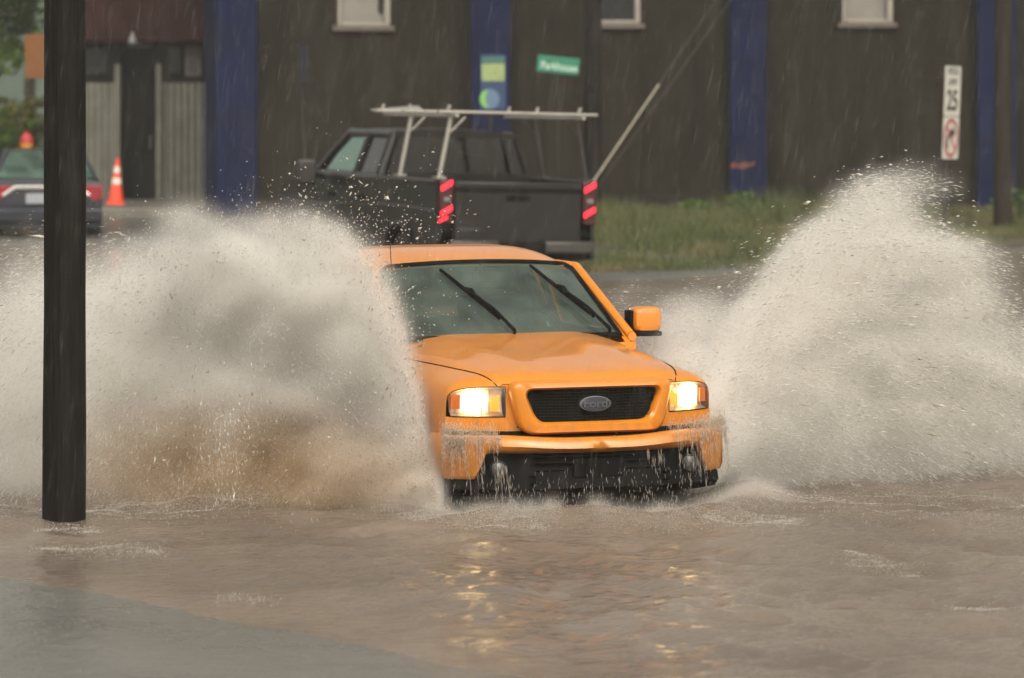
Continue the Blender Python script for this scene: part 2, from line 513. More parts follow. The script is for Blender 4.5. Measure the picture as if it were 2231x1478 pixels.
# ------------------------------------------------------------------ mesh helpers
class MB:
    def __init__(self):
        self.v = []
        self.f = []

    def add(self, verts, faces):
        o = len(self.v)
        self.v.extend([tuple(p) for p in verts])
        self.f.extend([tuple(i + o for i in f) for f in faces])
        return self

    def box(self, c, s, rot=None):
        cx, cy, cz = c
        x, y, z = s[0] / 2, s[1] / 2, s[2] / 2
        vs_ = [Vector(p) for p in ((-x, -y, -z), (x, -y, -z), (x, y, -z), (-x, y, -z), (-x, -y, z), (x, -y, z), (x, y, z), (-x, y, z))]
        if rot is not None:
            mm = Euler(rot).to_matrix()
            vs_ = [mm @ p for p in vs_]
        vs_ = [(p.x + cx, p.y + cy, p.z + cz) for p in vs_]
        return self.add(vs_, [(0, 3, 2, 1), (4, 5, 6, 7), (0, 1, 5, 4), (1, 2, 6, 5), (2, 3, 7, 6), (3, 0, 4, 7)])

    def tube(self, pts, rad, n=10, cap=True, squash=1.0):
        pts = [Vector(p) for p in pts]
        rads = rad if isinstance(rad, (list, tuple)) else [rad] * len(pts)
        rings = []
        up0 = None
        for i, p in enumerate(pts):
            d = (pts[min(i + 1, len(pts) - 1)] - pts[max(i - 1, 0)]).normalized()
            ref = Vector((0, 0, 1)) if abs(d.z) < 0.9 else Vector((0, 1, 0))
            if up0 is not None:
                ref = up0
            a = d.cross(ref).normalized()
            b_ = a.cross(d).normalized()
            up0 = b_
            rings.append([p + (a * math.cos(2 * PI * k / n) + b_ * math.sin(2 * PI * k / n) * squash) * rads[i] for k in range(n)])
        vs_ = [q for r in rings for q in r]
        fs = []
        for i in range(len(pts) - 1):
            for k in range(n):
                fs.append((i * n + k, i * n + (k + 1) % n, (i + 1) * n + (k + 1) % n, (i + 1) * n + k))
        if cap:
            fs.append(tuple(range(n))[::-1])
            fs.append(tuple((len(pts) - 1) * n + k for k in range(n)))
        return self.add(vs_, fs)

    def lathe(self, prof, n=24, axis='Z', origin=(0, 0, 0)):
        """prof = [(radius, height)]"""
        vs_, fs = [], []
        for r, h in prof:
            for k in range(n):
                a = 2 * PI * k / n
                p = (r * math.cos(a), r * math.sin(a), h)
                if axis == 'X':
                    p = (h, p[0], p[1])
                elif axis == 'Y':
                    p = (p[0], h, p[1])
                vs_.append((p[0] + origin[0], p[1] + origin[1], p[2] + origin[2]))
        for i in range(len(prof) - 1):
            for k in range(n):
                fs.append((i * n + k, i * n + (k + 1) % n, (i + 1) * n + (k + 1) % n, (i + 1) * n + k))
        fs.append(tuple(range(n))[::-1])
        fs.append(tuple((len(prof) - 1) * n + k for k in range(n)))
        return self.add(vs_, fs)

    def grid(self, P, thick=None, close=False):
        """P[i][j] points -> quads; thick = vector offset makes a closed slab"""
        ni, nj = len(P), len(P[0])
        vs_ = [tuple(P[i][j]) for i in range(ni) for j in range(nj)]
        fs = []
        for i in range(ni - 1):
            for j in range(nj - 1):
                fs.append((i * nj + j, i * nj + j + 1, (i + 1) * nj + j + 1, (i + 1) * nj + j))
        if thick is not None:
            o = len(vs_)
            vs_ += [(p[0] + thick[0], p[1] + thick[1], p[2] + thick[2]) for p in vs_[:o]]
            fs += [tuple(k + o for k in f[::-1]) for f in fs[:]]
            loop = [j for j in range(nj)] + [i * nj + nj - 1 for i in range(1, ni)] + \
                   [(ni - 1) * nj + j for j in range(nj - 2, -1, -1)] + [i * nj for i in range(ni - 2, 0, -1)]
            for a, b_ in zip(loop, loop[1:] + loop[:1]):
                fs.append((b_, a, a + o, b_ + o))
        return self.add(vs_, fs)

    def prism(self, poly, axis, lo, hi):
        """2D polygon extruded along axis between lo and hi"""
        def p3(a, b_, h):
            return {'X': (h, a, b_), 'Y': (a, h, b_), 'Z': (a, b_, h)}[axis]
        n = len(poly)
        vs_ = [p3(a, b_, lo) for a, b_ in poly] + [p3(a, b_, hi) for a, b_ in poly]
        fs = [tuple(range(n))[::-1], tuple(range(n, 2 * n))]
        for k in range(n):
            fs.append((k, (k + 1) % n, n + (k + 1) % n, n + k))
        return self.add(vs_, fs)

    def build(self, name, material, parent=None, smooth=35, bevel=0.0, segs=2, loc=None, fix=True):
        me = bpy.data.meshes.new(name)
        me.from_pydata(self.v, [], self.f)
        if fix:
            bm = bmesh.new()
            bm.from_mesh(me)
            bmesh.ops.recalc_face_normals(bm, faces=bm.faces)
            bm.to_mesh(me)
            bm.free()
        if smooth:
            me.polygons.foreach_set('use_smooth', [True] * len(me.polygons))
            me.set_sharp_from_angle(angle=R(smooth))
        mats = material if isinstance(material, (list, tuple)) else [material]
        for m_ in mats:
            me.materials.append(m_)
        o = bpy.data.objects.new(name, me)
        C.objects.link(o)
        if parent is not None:
            o.parent = parent
        if loc is not None:
            o.location = loc
        if bevel > 0:
            md = o.modifiers.new('bevel', 'BEVEL')
            md.width = bevel
            md.segments = segs
            md.limit_method = 'ANGLE'
            md.angle_limit = R(40)
            md.harden_normals = False
        return o


def raw_mesh(name, V, F, mats, idx=None, parent=None, smooth=False):
    """fast numpy mesh: V (n,3), F (m,k)"""
    me = bpy.data.meshes.new(name)
    n, mF, k = len(V), len(F), F.shape[1]
    me.vertices.add(n)
    me.vertices.foreach_set('co', np.ascontiguousarray(V, dtype=np.float32).ravel())
    me.loops.add(mF * k)
    me.loops.foreach_set('vertex_index', np.ascontiguousarray(F, dtype=np.int32).ravel())
    me.polygons.add(mF)
    me.polygons.foreach_set('loop_start', np.arange(0, mF * k, k, dtype=np.int32))
    if smooth:
        me.polygons.foreach_set('use_smooth', np.ones(mF, dtype=bool))
    for m_ in mats:
        me.materials.append(m_)
    if idx is not None:
        me.polygons.foreach_set('material_index', np.ascontiguousarray(idx, dtype=np.int32))
    me.update(calc_edges=True)
    me.validate()
    o = bpy.data.objects.new(name, me)
    C.objects.link(o)
    if parent is not None:
        o.parent = parent
    return o


def thing(name, label, cat, loc=(0, 0, 0), rot=(0, 0, 0), group=None):
    o = bpy.data.objects.new(name, None)
    o.empty_display_size = 0.3
    C.objects.link(o)
    o.location = loc
    o.rotation_euler = rot
    o['label'] = label
    o['category'] = cat
    if group:
        o['group'] = group
    return o


def tag(o, label, cat, kind=None, group=None):
    o['label'] = label
    o['category'] = cat
    if kind:
        o['kind'] = kind
    if group:
        o['group'] = group
    return o


def text_part(txt, name, size, loc, rot, material, parent, ext=0.002, sx=1.0, bold=0.0):
    cu = bpy.data.curves.new(name, 'FONT')
    cu.body = txt
    cu.size = size
    cu.align_x = 'CENTER'
    cu.align_y = 'CENTER'
    cu.extrude = ext
    cu.offset = bold
    tmp = bpy.data.objects.new(name, cu)
    C.objects.link(tmp)
    dg = bpy.context.evaluated_depsgraph_get()
    me = bpy.data.meshes.new_from_object(tmp.evaluated_get(dg))
    bpy.data.objects.remove(tmp)
    me.materials.clear()
    me.materials.append(material)
    o = bpy.data.objects.new(name, me)
    C.objects.link(o)
    o.location = loc
    o.rotation_euler = rot
    o.scale = (sx, 1, 1)
    o.parent = parent
    return o


# ------------------------------------------------------------------ noise
def vnoise(x, y, seed=0):
    """smooth value noise on numpy arrays"""
    r = np.random.default_rng(seed)
    tab = r.random((256, 256))
    xi = np.floor(x).astype(int)
    yi = np.floor(y).astype(int)
    fx = x - xi
    fy = y - yi
    fx = fx * fx * (3 - 2 * fx)
    fy = fy * fy * (3 - 2 * fy)
    a = tab[xi & 255, yi & 255]
    b_ = tab[(xi + 1) & 255, yi & 255]
    c = tab[xi & 255, (yi + 1) & 255]
    d = tab[(xi + 1) & 255, (yi + 1) & 255]
    return (a * (1 - fx) + b_ * fx) * (1 - fy) + (c * (1 - fx) + d * fx) * fy - 0.5


# ================================================================== SETTING
ZW = 0.20                                    # flood water level
ZB = 0.26                                    # level of the verge and of the far road edge
SH_A = np.array([-2.48, 18.2])               # shore line of the flood, near side
SH_B = np.array([0.21, 14.9])
sh_d = (SH_B - SH_A) / np.linalg.norm(SH_B - SH_A)
sh_n = np.array([sh_d[1], -sh_d[0]])         # points to the dry (camera) side
if sh_n[1] > 0:
    sh_n = -sh_n


def bank_edge(x):
    """distance at which the far verge begins"""
    return np.where(x < 0, 55.0, np.interp(x, [0.0, 2.2, 5.0, 7.4, 14.0], [44.0, 46.0, 50.0, 53.0, 58.0]))


def ground_z(x, y):
    x = np.asarray(x, float)
    y = np.asarray(y, float)
    d = (x - SH_A[0]) * sh_n[0] + (y - SH_A[1]) * sh_n[1]
    d = d + 0.35 * vnoise(x * 0.9 + 40, y * 0.9 + 10, 5)
    near = ZW + np.where(d > 0, 0.035 * d, 0.06 * d)
    near = np.clip(near, 0.0, 0.5)
    e = bank_edge(x)
    t = np.clip((y - (e - 1.0)) / 2.0, 0, 1)
    far = ZB * t * t * (3 - 2 * t)
    return np.maximum(near * (y < 40), far)


def grid_sheet(xs, ys, zf):
    Xg, Yg = np.meshgrid(xs, ys)
    Zg = zf(Xg, Yg)
    V = np.stack([Xg.ravel(), Yg.ravel(), Zg.ravel()], 1)
    ni, nj = Xg.shape
    a = np.arange(ni * nj).reshape(ni, nj)
    F = np.stack([a[:-1, :-1].ravel(), a[:-1, 1:].ravel(), a[1:, 1:].ravel(), a[1:, :-1].ravel()], 1)
    return V, F


gx = np.concatenate([np.linspace(-900, -30, 12), np.linspace(-28, 28, 113), np.linspace(30, 900, 12)])
gy = np.concatenate([np.linspace(-60, 8, 8), np.linspace(9, 26, 86), np.linspace(27, 80, 107), np.linspace(90, 1500, 14)])
V, F = grid_sheet(gx, gy, ground_z)
g = raw_mesh('ground', V, F, [M['asphalt']], smooth=True)
tag(g, 'wet grey asphalt rising out of the flood', 'road', 'structure')

# truck placement (needed for the bow wave)
T_YAW = R(20)
T_ORG = np.array([X_at(1300, 20.6), 20.6])
HEAD = np.array([math.sin(T_YAW), -math.cos(T_YAW)])
RIGHT = np.array([math.cos(T_YAW), math.sin(T_YAW)])


def t2w(x, y):
    """truck coordinates (x across, y to the rear) to the world"""
    return T_ORG + RIGHT * x - HEAD * y


def water_z(x, y):
    h = np.zeros_like(x)
    for (sx, sy, amp, sd) in ((1.1, 1.7, 0.055, 1), (2.6, 4.0, 0.050, 2), (5.5, 7.5, 0.036, 3), (11.0, 14.0, 0.015, 4)):
        h += amp * vnoise(x * sx + 0.35 * y * sx + 31.7, y * sy + 11.3, sd)
    dx = (x - T_ORG[0]) * RIGHT[0] + (y - T_ORG[1]) * RIGHT[1]
    dy = -((x - T_ORG[0]) * HEAD[0] + (y - T_ORG[1]) * HEAD[1])
    # bow wave in front of the bumper, spilling forward, and the wash of both sides
    ring = np.sqrt((dx / 1.15) ** 2 + ((dy - 0.7) / 1.32) ** 2)
    n1 = 0.6 + 1.3 * (vnoise(dx * 3.1 + 5, dy * 4.0, 8) + 0.5)
    h += 0.06 * np.exp(-((ring - 1.0) / 0.14) ** 2) * n1 * (dy < 1.6)
    wake = np.exp(-((np.abs(dx) - 1.6 - 0.22 * np.clip(dy, 0, 9)) / 0.5) ** 2) * (dy > -0.4) * (dy < 7)
    h += 0.035 * wake * n1
    fade = np.clip((48 - y) / 14, 0.25, 1)
    fade = fade * np.where(y < 30, np.clip((ZW - ground_z(x, y)) / 0.07, 0.06, 1), 1.0)
    return ZW + h * fade


wx = np.linspace(-6.4, 6.4, 300)
wy = np.linspace(11.5, 27.0, 420)
V1, F1 = grid_sheet(wx, wy, water_z)
fx2 = np.linspace(-30, 30, 241)
fy2 = np.linspace(27.0, 62.0, 176)
V2, F2 = grid_sheet(fx2, fy2, water_z)
sl = np.linspace(-30, -6.4, 90)
V3, F3 = grid_sheet(sl, wy[::4], water_z)
sr = np.linspace(6.4, 30, 90)
V4, F4 = grid_sheet(sr, wy[::4], water_z)
o1, o2, o3 = len(V1), len(V1) + len(V2), len(V1) + len(V2) + len(V3)
wtr = raw_mesh('water', np.concatenate([V1, V2, V3, V4]), np.concatenate([F1, F2 + o1, F3 + o2, F4 + o3]), [M['water']], smooth=True)
tag(wtr, 'rippled brown flood water covering the road', 'water', 'structure')

# ------------------------------------------------------------------ far verge: kerb, grass, weeds
mb = MB()
P = []
for x in np.linspace(6.2, 22, 50):
    e = float(bank_edge(x)) + 0.9
    P.append([(x, e - 0.10, 0.02), (x, e - 0.09, ZB + 0.045), (x, e + 0.12, ZB + 0.05), (x, e + 0.13, 0.05)])
mb.grid(P)
tag(mb.build('kerb', M['kerb'], None, smooth=30), 'low rust stained kerb in front of the grass verge', 'kerb', 'structure')


def blades(N, sampler, hmin, hmax, wid, lean, mats_, name):
    P0, hs = sampler(N)
    N = len(P0)
    ang = rng.uniform(0, 2 * PI, N)
    le = rng.normal(0, lean, (N, 2))
    wv = np.stack([np.cos(ang), np.sin(ang), np.zeros(N)], 1) * (wid * rng.uniform(0.6, 1.4, N))[:, None]
    h = rng.uniform(hmin, hmax, N) * hs
    tip = P0 + np.stack([le[:, 0] * h, le[:, 1] * h, h], 1)
    mid = P0 * 0.5 + tip * 0.5 - np.stack([le[:, 0] * h * 0.22, le[:, 1] * h * 0.22, -h * 0.06], 1)
    V = np.stack([P0 - wv, P0 + wv, mid + wv * 0.8, mid - wv * 0.8, tip + wv * 0.12, tip - wv * 0.12], 1).reshape(-1, 3)
    b_ = np.arange(N)[:, None] * 6
    F = np.concatenate([b_ + np.array([[0, 1, 2, 3]]), b_ + np.array([[3, 2, 4, 5]])], 0)
    return raw_mesh(name, V, F, mats_)


def grass_sampler(N):
    x = rng.uniform(0.4, 13.5, N)
    e = bank_edge(x) + np.where(x < 6.3, 0.1 + 1.3 * (vnoise(x * 0.8 + 3, x * 0 + 5, 51) + 0.5), 1.1)
    y = e + (66.6 - e) * rng.random(N) ** 1.1
    keep = vnoise(x * 0.9, y * 0.9, 21) + 0.42 > rng.random(N) * 0.55
    x, y = x[keep], y[keep]
    z = ground_z(x, y)
    clump = 0.55 + 1.3 * np.clip(vnoise(x * 0.7 + 9, y * 0.5, 22) + 0.5, 0, 1) ** 1.5
    e = bank_edge(x) + 1.1
    rise = 0.42 + 0.62 * np.clip((y - e) / 10, 0, 1)
    rise *= np.interp(x, [0, 5.5, 7.5, 13.5], [1.0, 0.9, 0.5, 0.5])
    return np.stack([x, y, z], 1), clump * rise


gr = blades(110000, grass_sampler, 0.09, 0.36, 0.007, 0.32, [M['grass']], 'grass')
tag(gr, 'tall wet grass along the foot of the olive wall', 'grass', 'stuff')


def leaf_quads(centers, size, up=0.4):
    N = len(centers)
    a = rng.normal(size=(N, 3))
    a /= np.linalg.norm(a, axis=1)[:, None]
    b_ = rng.normal(size=(N, 3))
    b_[:, 2] += up
    b_ -= a * (a * b_).sum(1)[:, None]
    b_ /= np.linalg.norm(b_, axis=1)[:, None]
    s = size * rng.uniform(0.6, 1.4, N)[:, None]
    V = np.stack([centers - a * s, centers - b_ * s * 0.5, centers + a * s, centers + b_ * s * 0.5], 1).reshape(-1, 3)
    F = np.arange(N * 4).reshape(N, 4)
    return V, F


def weed(x, y, h, r, label, n=260):
    t_ = thing('weed_plant', label, 'plant', (x, y, float(ground_z(x, y))), group='leafy weeds by the blue pilaster')
    k = rng.random(n)
    ang = rng.uniform(0, 2 * PI, n)
    rr = r * np.sqrt(rng.random(n)) * (0.4 + 0.8 * np.sin(k * PI))
    c = np.stack([rr * np.cos(ang), rr * np.sin(ang), 0.06 + h * k], 1)
    V, F = leaf_quads(c, 0.055)
    raw_mesh('foliage', V, F, [M['weed']], parent=t_)
    mb_ = MB()
    for q in range(5):
        a = q * 1.26
        mb_.tube([(0, 0, -0.05), (r * 0.3 * math.cos(a), r * 0.3 * math.sin(a), h * 0.5), (r * 0.5 * math.cos(a), r * 0.5 * math.sin(a), h * 0.9)], [0.012, 0.009, 0.004], 5)
    mb_.build('stem', M['bark'], t_)
    return t_


weed(X_at(1622, 64.6), 64.6, 0.42, 0.36, 'bright leafy weed clump at the foot of the blue pilaster with the red mark')
weed(X_at(1510, 63.5), 63.5, 0.32, 0.28, 'low weed clump between the dark pickup and the marked pilaster')
weed(X_at(2215, 62.0), 62.0, 0.55, 0.40, 'dark leafy weed clump at the right edge below the brown pole')

# ------------------------------------------------------------------ the olive warehouse
BY = 67.0
bld = thing('warehouse', 'dark olive warehouse wall with blue pilasters and high small windows', 'building', (0, BY, ZB))
bx0, bx1, bh = X_at(500, BY), 16.0, 7.2


def bz(py):
    return Z_at(py, BY) - ZB


wins = [(X_at(735, BY), X_at(850, BY), bz(57)), (X_at(1283, BY), X_at(1395, BY), bz(52)), (X_at(1835, BY), X_at(1945, BY), bz(50)),
        (X_at(2480, BY), X_at(2590, BY), bz(50))]
wh = 1.25
mb = MB()
# wall pieces around the window openings, butted end to end
zs0, zs1 = min(w_[2] for w_ in wins), max(w_[2] for w_ in wins)
xs_prev = bx0
for (xa, xb, zb_) in wins:
    mb.box(((xs_prev + xa) / 2, 0.15, bh / 2), (xa - xs_prev, 0.3, bh))
    mb.box(((xa + xb) / 2, 0.15, zb_ / 2), (xb - xa, 0.3, zb_))
    zt_ = zb_ + wh
    mb.box(((xa + xb) / 2, 0.15, (zt_ + bh) / 2), (xb - xa, 0.3, bh - zt_))
    xs_prev = xb
mb.box(((xs_prev + bx1) / 2, 0.15, bh / 2), (bx1 - xs_prev, 0.3, bh))
mb.box((bx0 + 0.15, 6.3, bh / 2), (0.3, 12.0, bh))
mb.box((bx1 - 0.15, 6.3, bh / 2), (0.3, 12.0, bh))
mb.box(((bx0 + bx1) / 2, 12.45, bh / 2), (bx1 - bx0, 0.3, bh))
mb.build('wall', M['olive'], bld, smooth=0)
mb = MB()
mb.box(((bx0 + bx1) / 2, 6.2, bh + 0.1), (bx1 - bx0 + 0.4, 13.2, 0.2))
mb.build('roof', M['dark_trim'], bld, smooth=0)
mb = MB()   # vertical cladding battens
k = bx0 + 0.9
while k < bx1:
    inw = [w_ for w_ in wins if w_[0] - 0.08 < k < w_[1] + 0.08]
    if not inw:
        mb.box((k, -0.006, bh / 2), (0.05, 0.010, bh - 0.06))
    k += 0.42
mb.build('cladding_batten', M['olive'], bld, smooth=0)
mb = MB()   # damp plinth
mb.box(((bx0 + bx1) / 2, -0.03, 0.18), (bx1 - bx0, 0.058, 0.36))
mb.build('plinth', pm('damp plinth', (0.018, 0.016, 0.013), 0.7, 0, 0.35, 2.0, spec=0.15), bld, smooth=0)
for (xa, xb) in ((X_at(1027, BY), X_at(1112, BY)), (X_at(1587, BY), X_at(1668, BY)), (X_at(2125, BY), X_at(2211, BY))):
    mb = MB()
    mb.box(((xa + xb) / 2, -0.16, bh / 2), (xb - xa, 0.26, bh))
    pl = mb.build('pilaster', M['blue'], bld, smooth=0, bevel=0.02)
    if abs(xa - X_at(1587, BY)) < 0.01:
        mb = MB()
        zc = bz(360)
        prof = []
        for q in range(13):
            u = q / 12
            prof.append(((xa + 0.02) + u * 0.44, zc - 0.07 + 0.02 * math.sin(u * 9) + 0.05 * u, zc + 0.03 + 0.03 * u + 0.02 * math.sin(u * 14)))
        P = [[(a, -0.294, b_), (a, -0.294, c_)] for a, b_, c_ in prof]
        mb.grid(P, thick=(0, 0.006, 0))
        mb.build('paint_mark', M['patch_red'], pl, smooth=0)
mb = MB()   # big corner pilaster with a splayed left cheek
xa, xm, xb = X_at(440, BY), X_at(474, BY), X_at(562, BY)
mb.prism([(xa, 0.55), (xm, -0.42), (xb, -0.42), (xb, 0.0), (bx0, 0.0), (bx0, 0.55)], 'Z', 0, bh + 0.02)
mb.build('pilaster', M['blue'], bld, smooth=0, bevel=0.02)
for i, (xa, xb, zb_) in enumerate(wins):
    fr = MB()
    zt_ = zb_ + wh
    t_ = 0.055
    fr.box((xa + t_ / 2 + 0.002, 0.06, (zb_ + zt_) / 2), (t_, 0.10, wh - 0.01))
    fr.box((xb - 0.05, 0.05, (zb_ + zt_) / 2), (0.095, 0.13, wh - 0.01))
    fr.box(((xa + xb) / 2, 0.06, zt_ - t_ / 2 - 0.005), (xb - xa - 0.16, 0.09, t_))
    fr.box(((xa + xb) / 2, 0.06, zb_ + 0.035), (xb - xa - 0.16, 0.09, 0.06))
    wo = fr.build('window', M['white_frame'], bld, smooth=0, bevel=0.006)
    pn = MB()
    pn.box(((xa + xb) / 2 - 0.02, 0.105, (zb_ + zt_) / 2), (xb - xa - 0.1, 0.02, wh - 0.06))
    pn.build('pane', M['pane_dark'] if i == 1 else M['blind'], wo, smooth=0)
    if i == 0:
        sl_ = MB()
        sl_.prism([(xb - 0.22, zb_ + 0.30), (xb - 0.20, zb_ + 0.24), (xb - 0.165, zb_ + 0.21), (xb - 0.13, zb_ + 0.27), (xb - 0.125, zb_ + 1.1), (xb - 0.22, zb_ + 1.1)], 'Y', 0.070, 0.0945)
        sl_.build('blind_gap', M['pane_dark'], wo, smooth=0)
    si = MB()
    si.box(((xa + xb) / 2, -0.045, zb_ - 0.045), (xb - xa + 0.16, 0.15, 0.08), rot=(R(6), 0, 0))
    si.build('sill', M['sill'], wo, smooth=0, bevel=0.008)

# ------------------------------------------------------------------ maroon store to the left, with its pavement
SY = 71.5
SZ = 0.40
mb = MB()
mb.box(((-14 + bx0) / 2 - 0.3, 70.3, (SZ + ZB) / 2 - 0.06), (bx0 + 13.4, 8.0, SZ - ZB + 0.14))
tag(mb.build('pavement', M['pavement'], None, smooth=0, bevel=0.03), 'raised wet pavement in front of the maroon store', 'pavement', 'structure')
sto = thing('store', 'maroon fronted store with corrugated metal panels beside a dark doorway', 'building', (0, SY, SZ))
sx0, sx1 = X_at(120, SY), bx0 - 0.03


def sz(py):
    return Z_at(py, SY) - SZ


dx0, dx1 = X_at(264, SY), X_at(340, SY)
mb = MB()
zd, zm = sz(102), sz(92)
mb.box(((sx0 + dx0) / 2, 0.15, zm / 2), (dx0 - sx0, 0.3, zm))
mb.box(((dx1 + sx1) / 2, 0.15, zm / 2), (sx1 - dx1, 0.3, zm))
mb.box(((dx0 + dx1) / 2, 0.15, (zd + zm) / 2), (dx1 - dx0, 0.3, zm - zd))
mb.box((sx0 + 0.15, 3.3, 3.3), (0.3, 6.0, 6.6))
mb.build('wall', M['dark_trim'], sto, smooth=0)
mb = MB()
mb.box(((sx0 + sx1) / 2, -0.10, (zm + 6.6) / 2), (sx1 - sx0, 0.8, 6.6 - zm))
mb.build('maroon_fascia', M['maroon'], sto, smooth=0, bevel=0.02)
mb = MB()
k = sx0 + 0.2
while k < sx1:
    mb.box((k, -0.515, (zm + 6.6) / 2), (0.03, 0.03, 6.6 - zm - 0.1))
    k += 0.30
mb.build('fascia_batten', M['maroon'], sto, smooth=0)
for (a, b_) in ((sx0 + 0.1, X_at(240, SY)), (X_at(362, SY), X_at(400, SY)), (X_at(404, SY), X_at(438, SY))):
    mb = MB()
    mb.box(((a + b_) / 2, -0.02, (sz(100) + sz(166)) / 2), (b_ - a, 0.05, sz(100) - sz(166)))
    w_ = mb.build('window', M['pale_frame'] if a > X_at(402, SY) else M['dark_trim'], sto, smooth=0, bevel=0.01)
    mb = MB()
    mb.box(((a + b_) / 2, -0.052, (sz(100) + sz(166)) / 2), (b_ - a - 0.1, 0.012, sz(100) - sz(166) - 0.1))
    mb.build('pane', M['blind'] if False else M['pane_dark'] if a < X_at(402, SY) else pm('dusty pane', (0.05, 0.048, 0.043), 0.4, 0, 0.2, 3), w_, smooth=0)
for (a, b_) in ((sx0, X_at(250, SY)), (X_at(354, SY), sx1)):
    mb = MB()
    n = int((b_ - a) / 0.012)
    P = []
    for q in range(n + 1):
        x = a + (b_ - a) * q / n
        y = -0.05 + 0.034 * math.cos((x - a) * 2 * PI / 0.135)
        P.append([(x, y, 0.0), (x, y, sz(181))])
    mb.grid(P, thick=(0, 0.012, 0))
    mb.build('corrugated_panel', M['corrugated'], sto, smooth=50)
for x in (X_at(257, SY), X_at(347, SY)):
    mb = MB()
    mb.box((x, -0.06, sz(140) / 2), (0.11, 0.12, sz(140)))
    mb.build('door_post', M['pale_frame'], sto, smooth=0, bevel=0.01)
mb = MB()
mb.box(((dx0 + dx1) / 2, 0.22, zd / 2), (dx1 - dx0 - 0.01, 0.06, zd - 0.01))
dr = mb.build('door', M['black_plastic'], sto, smooth=0, bevel=0.01)
mb = MB()
mb.tube([(dx1 - 0.12, 0.17, 1.0), (dx1 - 0.12, 0.12, 1.0), (dx1 - 0.12, 0.12, 1.25), (dx1 - 0.12, 0.17, 1.25)], 0.015, 8)
mb.build('handle', M['chrome'], dr)
mb = MB()
mb.lathe([(0.03, 0.20), (0.04, 0.14), (0.075, 0.08), (0.09, 0.0), (0.07, -0.03), (0.03, -0.04)], 16, 'Z', (X_at(296, SY), -0.62, sz(94)))
lm = mb.build('wall_lamp', M['lamp_white'], sto)
mb = MB()
mb.tube([(X_at(296, SY), -0.48, sz(94) + 0.30), (X_at(296, SY), -0.62, sz(94) + 0.30)], 0.02, 8)
mb.build('lamp_bracket', M['dark_trim'], lm)

# ------------------------------------------------------------------ traffic cone
def cone(x, y, z, h):
    t_ = thing('traffic_cone', 'red orange traffic cone with two white bands by the doorway', 'traffic cone', (x, y, z), (R(1), R(2.5), 0))
    mb_ = MB()
    mb_.box((0, 0, 0.02 * h), (0.40 * h, 0.40 * h, 0.04 * h))
    mb_.build('base', M['cone_orange'], t_, bevel=0.01)
    r0, r1 = 0.165 * h, 0.030 * h

    def rr(f):
        return r0 + (r1 - r0) * (f - 0.04) / 0.96
    mb_ = MB()
    mb_.lathe([(rr(0.04), 0.041 * h), (rr(0.4), 0.4 * h), (rr(0.7), 0.7 * h), (r1, 0.985 * h), (r1 * 0.7, h)], 28)
    mb_.build('cone_body', M['cone_orange'], t_)
    for (a, b_) in ((0.44, 0.575), (0.68, 0.82)):
        mb_ = MB()
        mb_.lathe([(rr(a) + 0.001, a * h), (rr(a) + 0.004, a * h + 0.002), (rr(b_) + 0.004, b_ * h - 0.002), (rr(b_) + 0.001, b_ * h)], 28)
        mb_.build('reflective_band', M['cone_white'], t_)
    return t_


cone(X_at(252, 68.6), 68.6, SZ + 0.012, 0.86)

# ------------------------------------------------------------------ poles and guy wires
def pole(name, label, x, y, z0, h, r0, r1, m_, lean=(0, 0)):
    t_ = thing(name, label, 'pole', (x, y, z0))
    mb_ = MB()
    pts, rs = [], []
    for q in range(14):
        u = q / 13
        pts.append((lean[0] * u + 0.012 * math.sin(u * 5), lean[1] * u, u * h))
        rs.append((r0 + (r1 - r0) * u) * (1 + 0.02 * math.sin(q * 2.3)))
    mb_.tube(pts, rs, 20)
    mb_.build('pole_shaft', m_, t_, smooth=60)
    return t_


PD = 20.3
p1 = pole('utility_pole', 'thick dark wooden pole standing in the flood nearest the camera', X_at(139, PD), PD, 0.0, 9.0, 0.121, 0.100, M['pole_wood'], (-0.02, 0))
p2 = pole('utility_pole', 'dark wooden pole behind the green street sign', X_at(1290, 63.5), 63.5, ZB - 0.1, 9.5, 0.165, 0.14, M['pole_wood'])
p3 = pole('utility_pole', 'brown wooden pole covering the rightmost blue pilaster', X_at(2184, 61.0), 61.0, ZB - 0.1, 11.5, 0.155, 0.13, M['brown_wood'])
for (p_, zc) in ((p2, 8.6), (p3, 10.6)):
    mb = MB()
    mb.box((0, -0.20, zc), (2.4, 0.10, 0.12))
    for q in (-1.0, -0.45, 0.45, 1.0):
        mb.lathe([(0.03, 0.06), (0.05, 0.09), (0.03, 0.14), (0.045, 0.17), (0.01, 0.20)], 10, 'Z', (q, -0.20, zc))
    mb.build('cross_arm', M['brown_wood'], p_)

GD = 55.0
anchor = Vector((X_at(1196, GD), GD, 0.2))
top1 = Vector((X_at(2184, 61.0) - 0.1, 60.9, 10.1))


def ray_pt(px, py, D):
    return Vector((X_at(px, D), D, Z_at(py, D)))


def guy(label, anc, mid, guard_len, px_top):
    t_ = thing('guy_wire', label, 'guy wire', tuple(anc), group='guy wires slanting up from behind the dark pickup')
    d = (mid - anc)
    L = d.length
    d.normalize()
    end = d * L * 2.6
    mb_ = MB()
    mb_.tube([(0, 0, 0), tuple(end)], 0.003, 6)
    mb_.build('wire', M['wire'], t_)
    if guard_len:
        mb_ = MB()
        mb_.tube([tuple(d * 0.15), tuple(d * guard_len)], [0.012, 0.012], 10)
        mb_.build('guard', M['guard'], t_)
    mb_ = MB()
    mb_.tube([tuple(d * -0.5), tuple(d * 0.12)], 0.02, 8)
    mb_.build('anchor_rod', M['wire'], t_)
    return t_


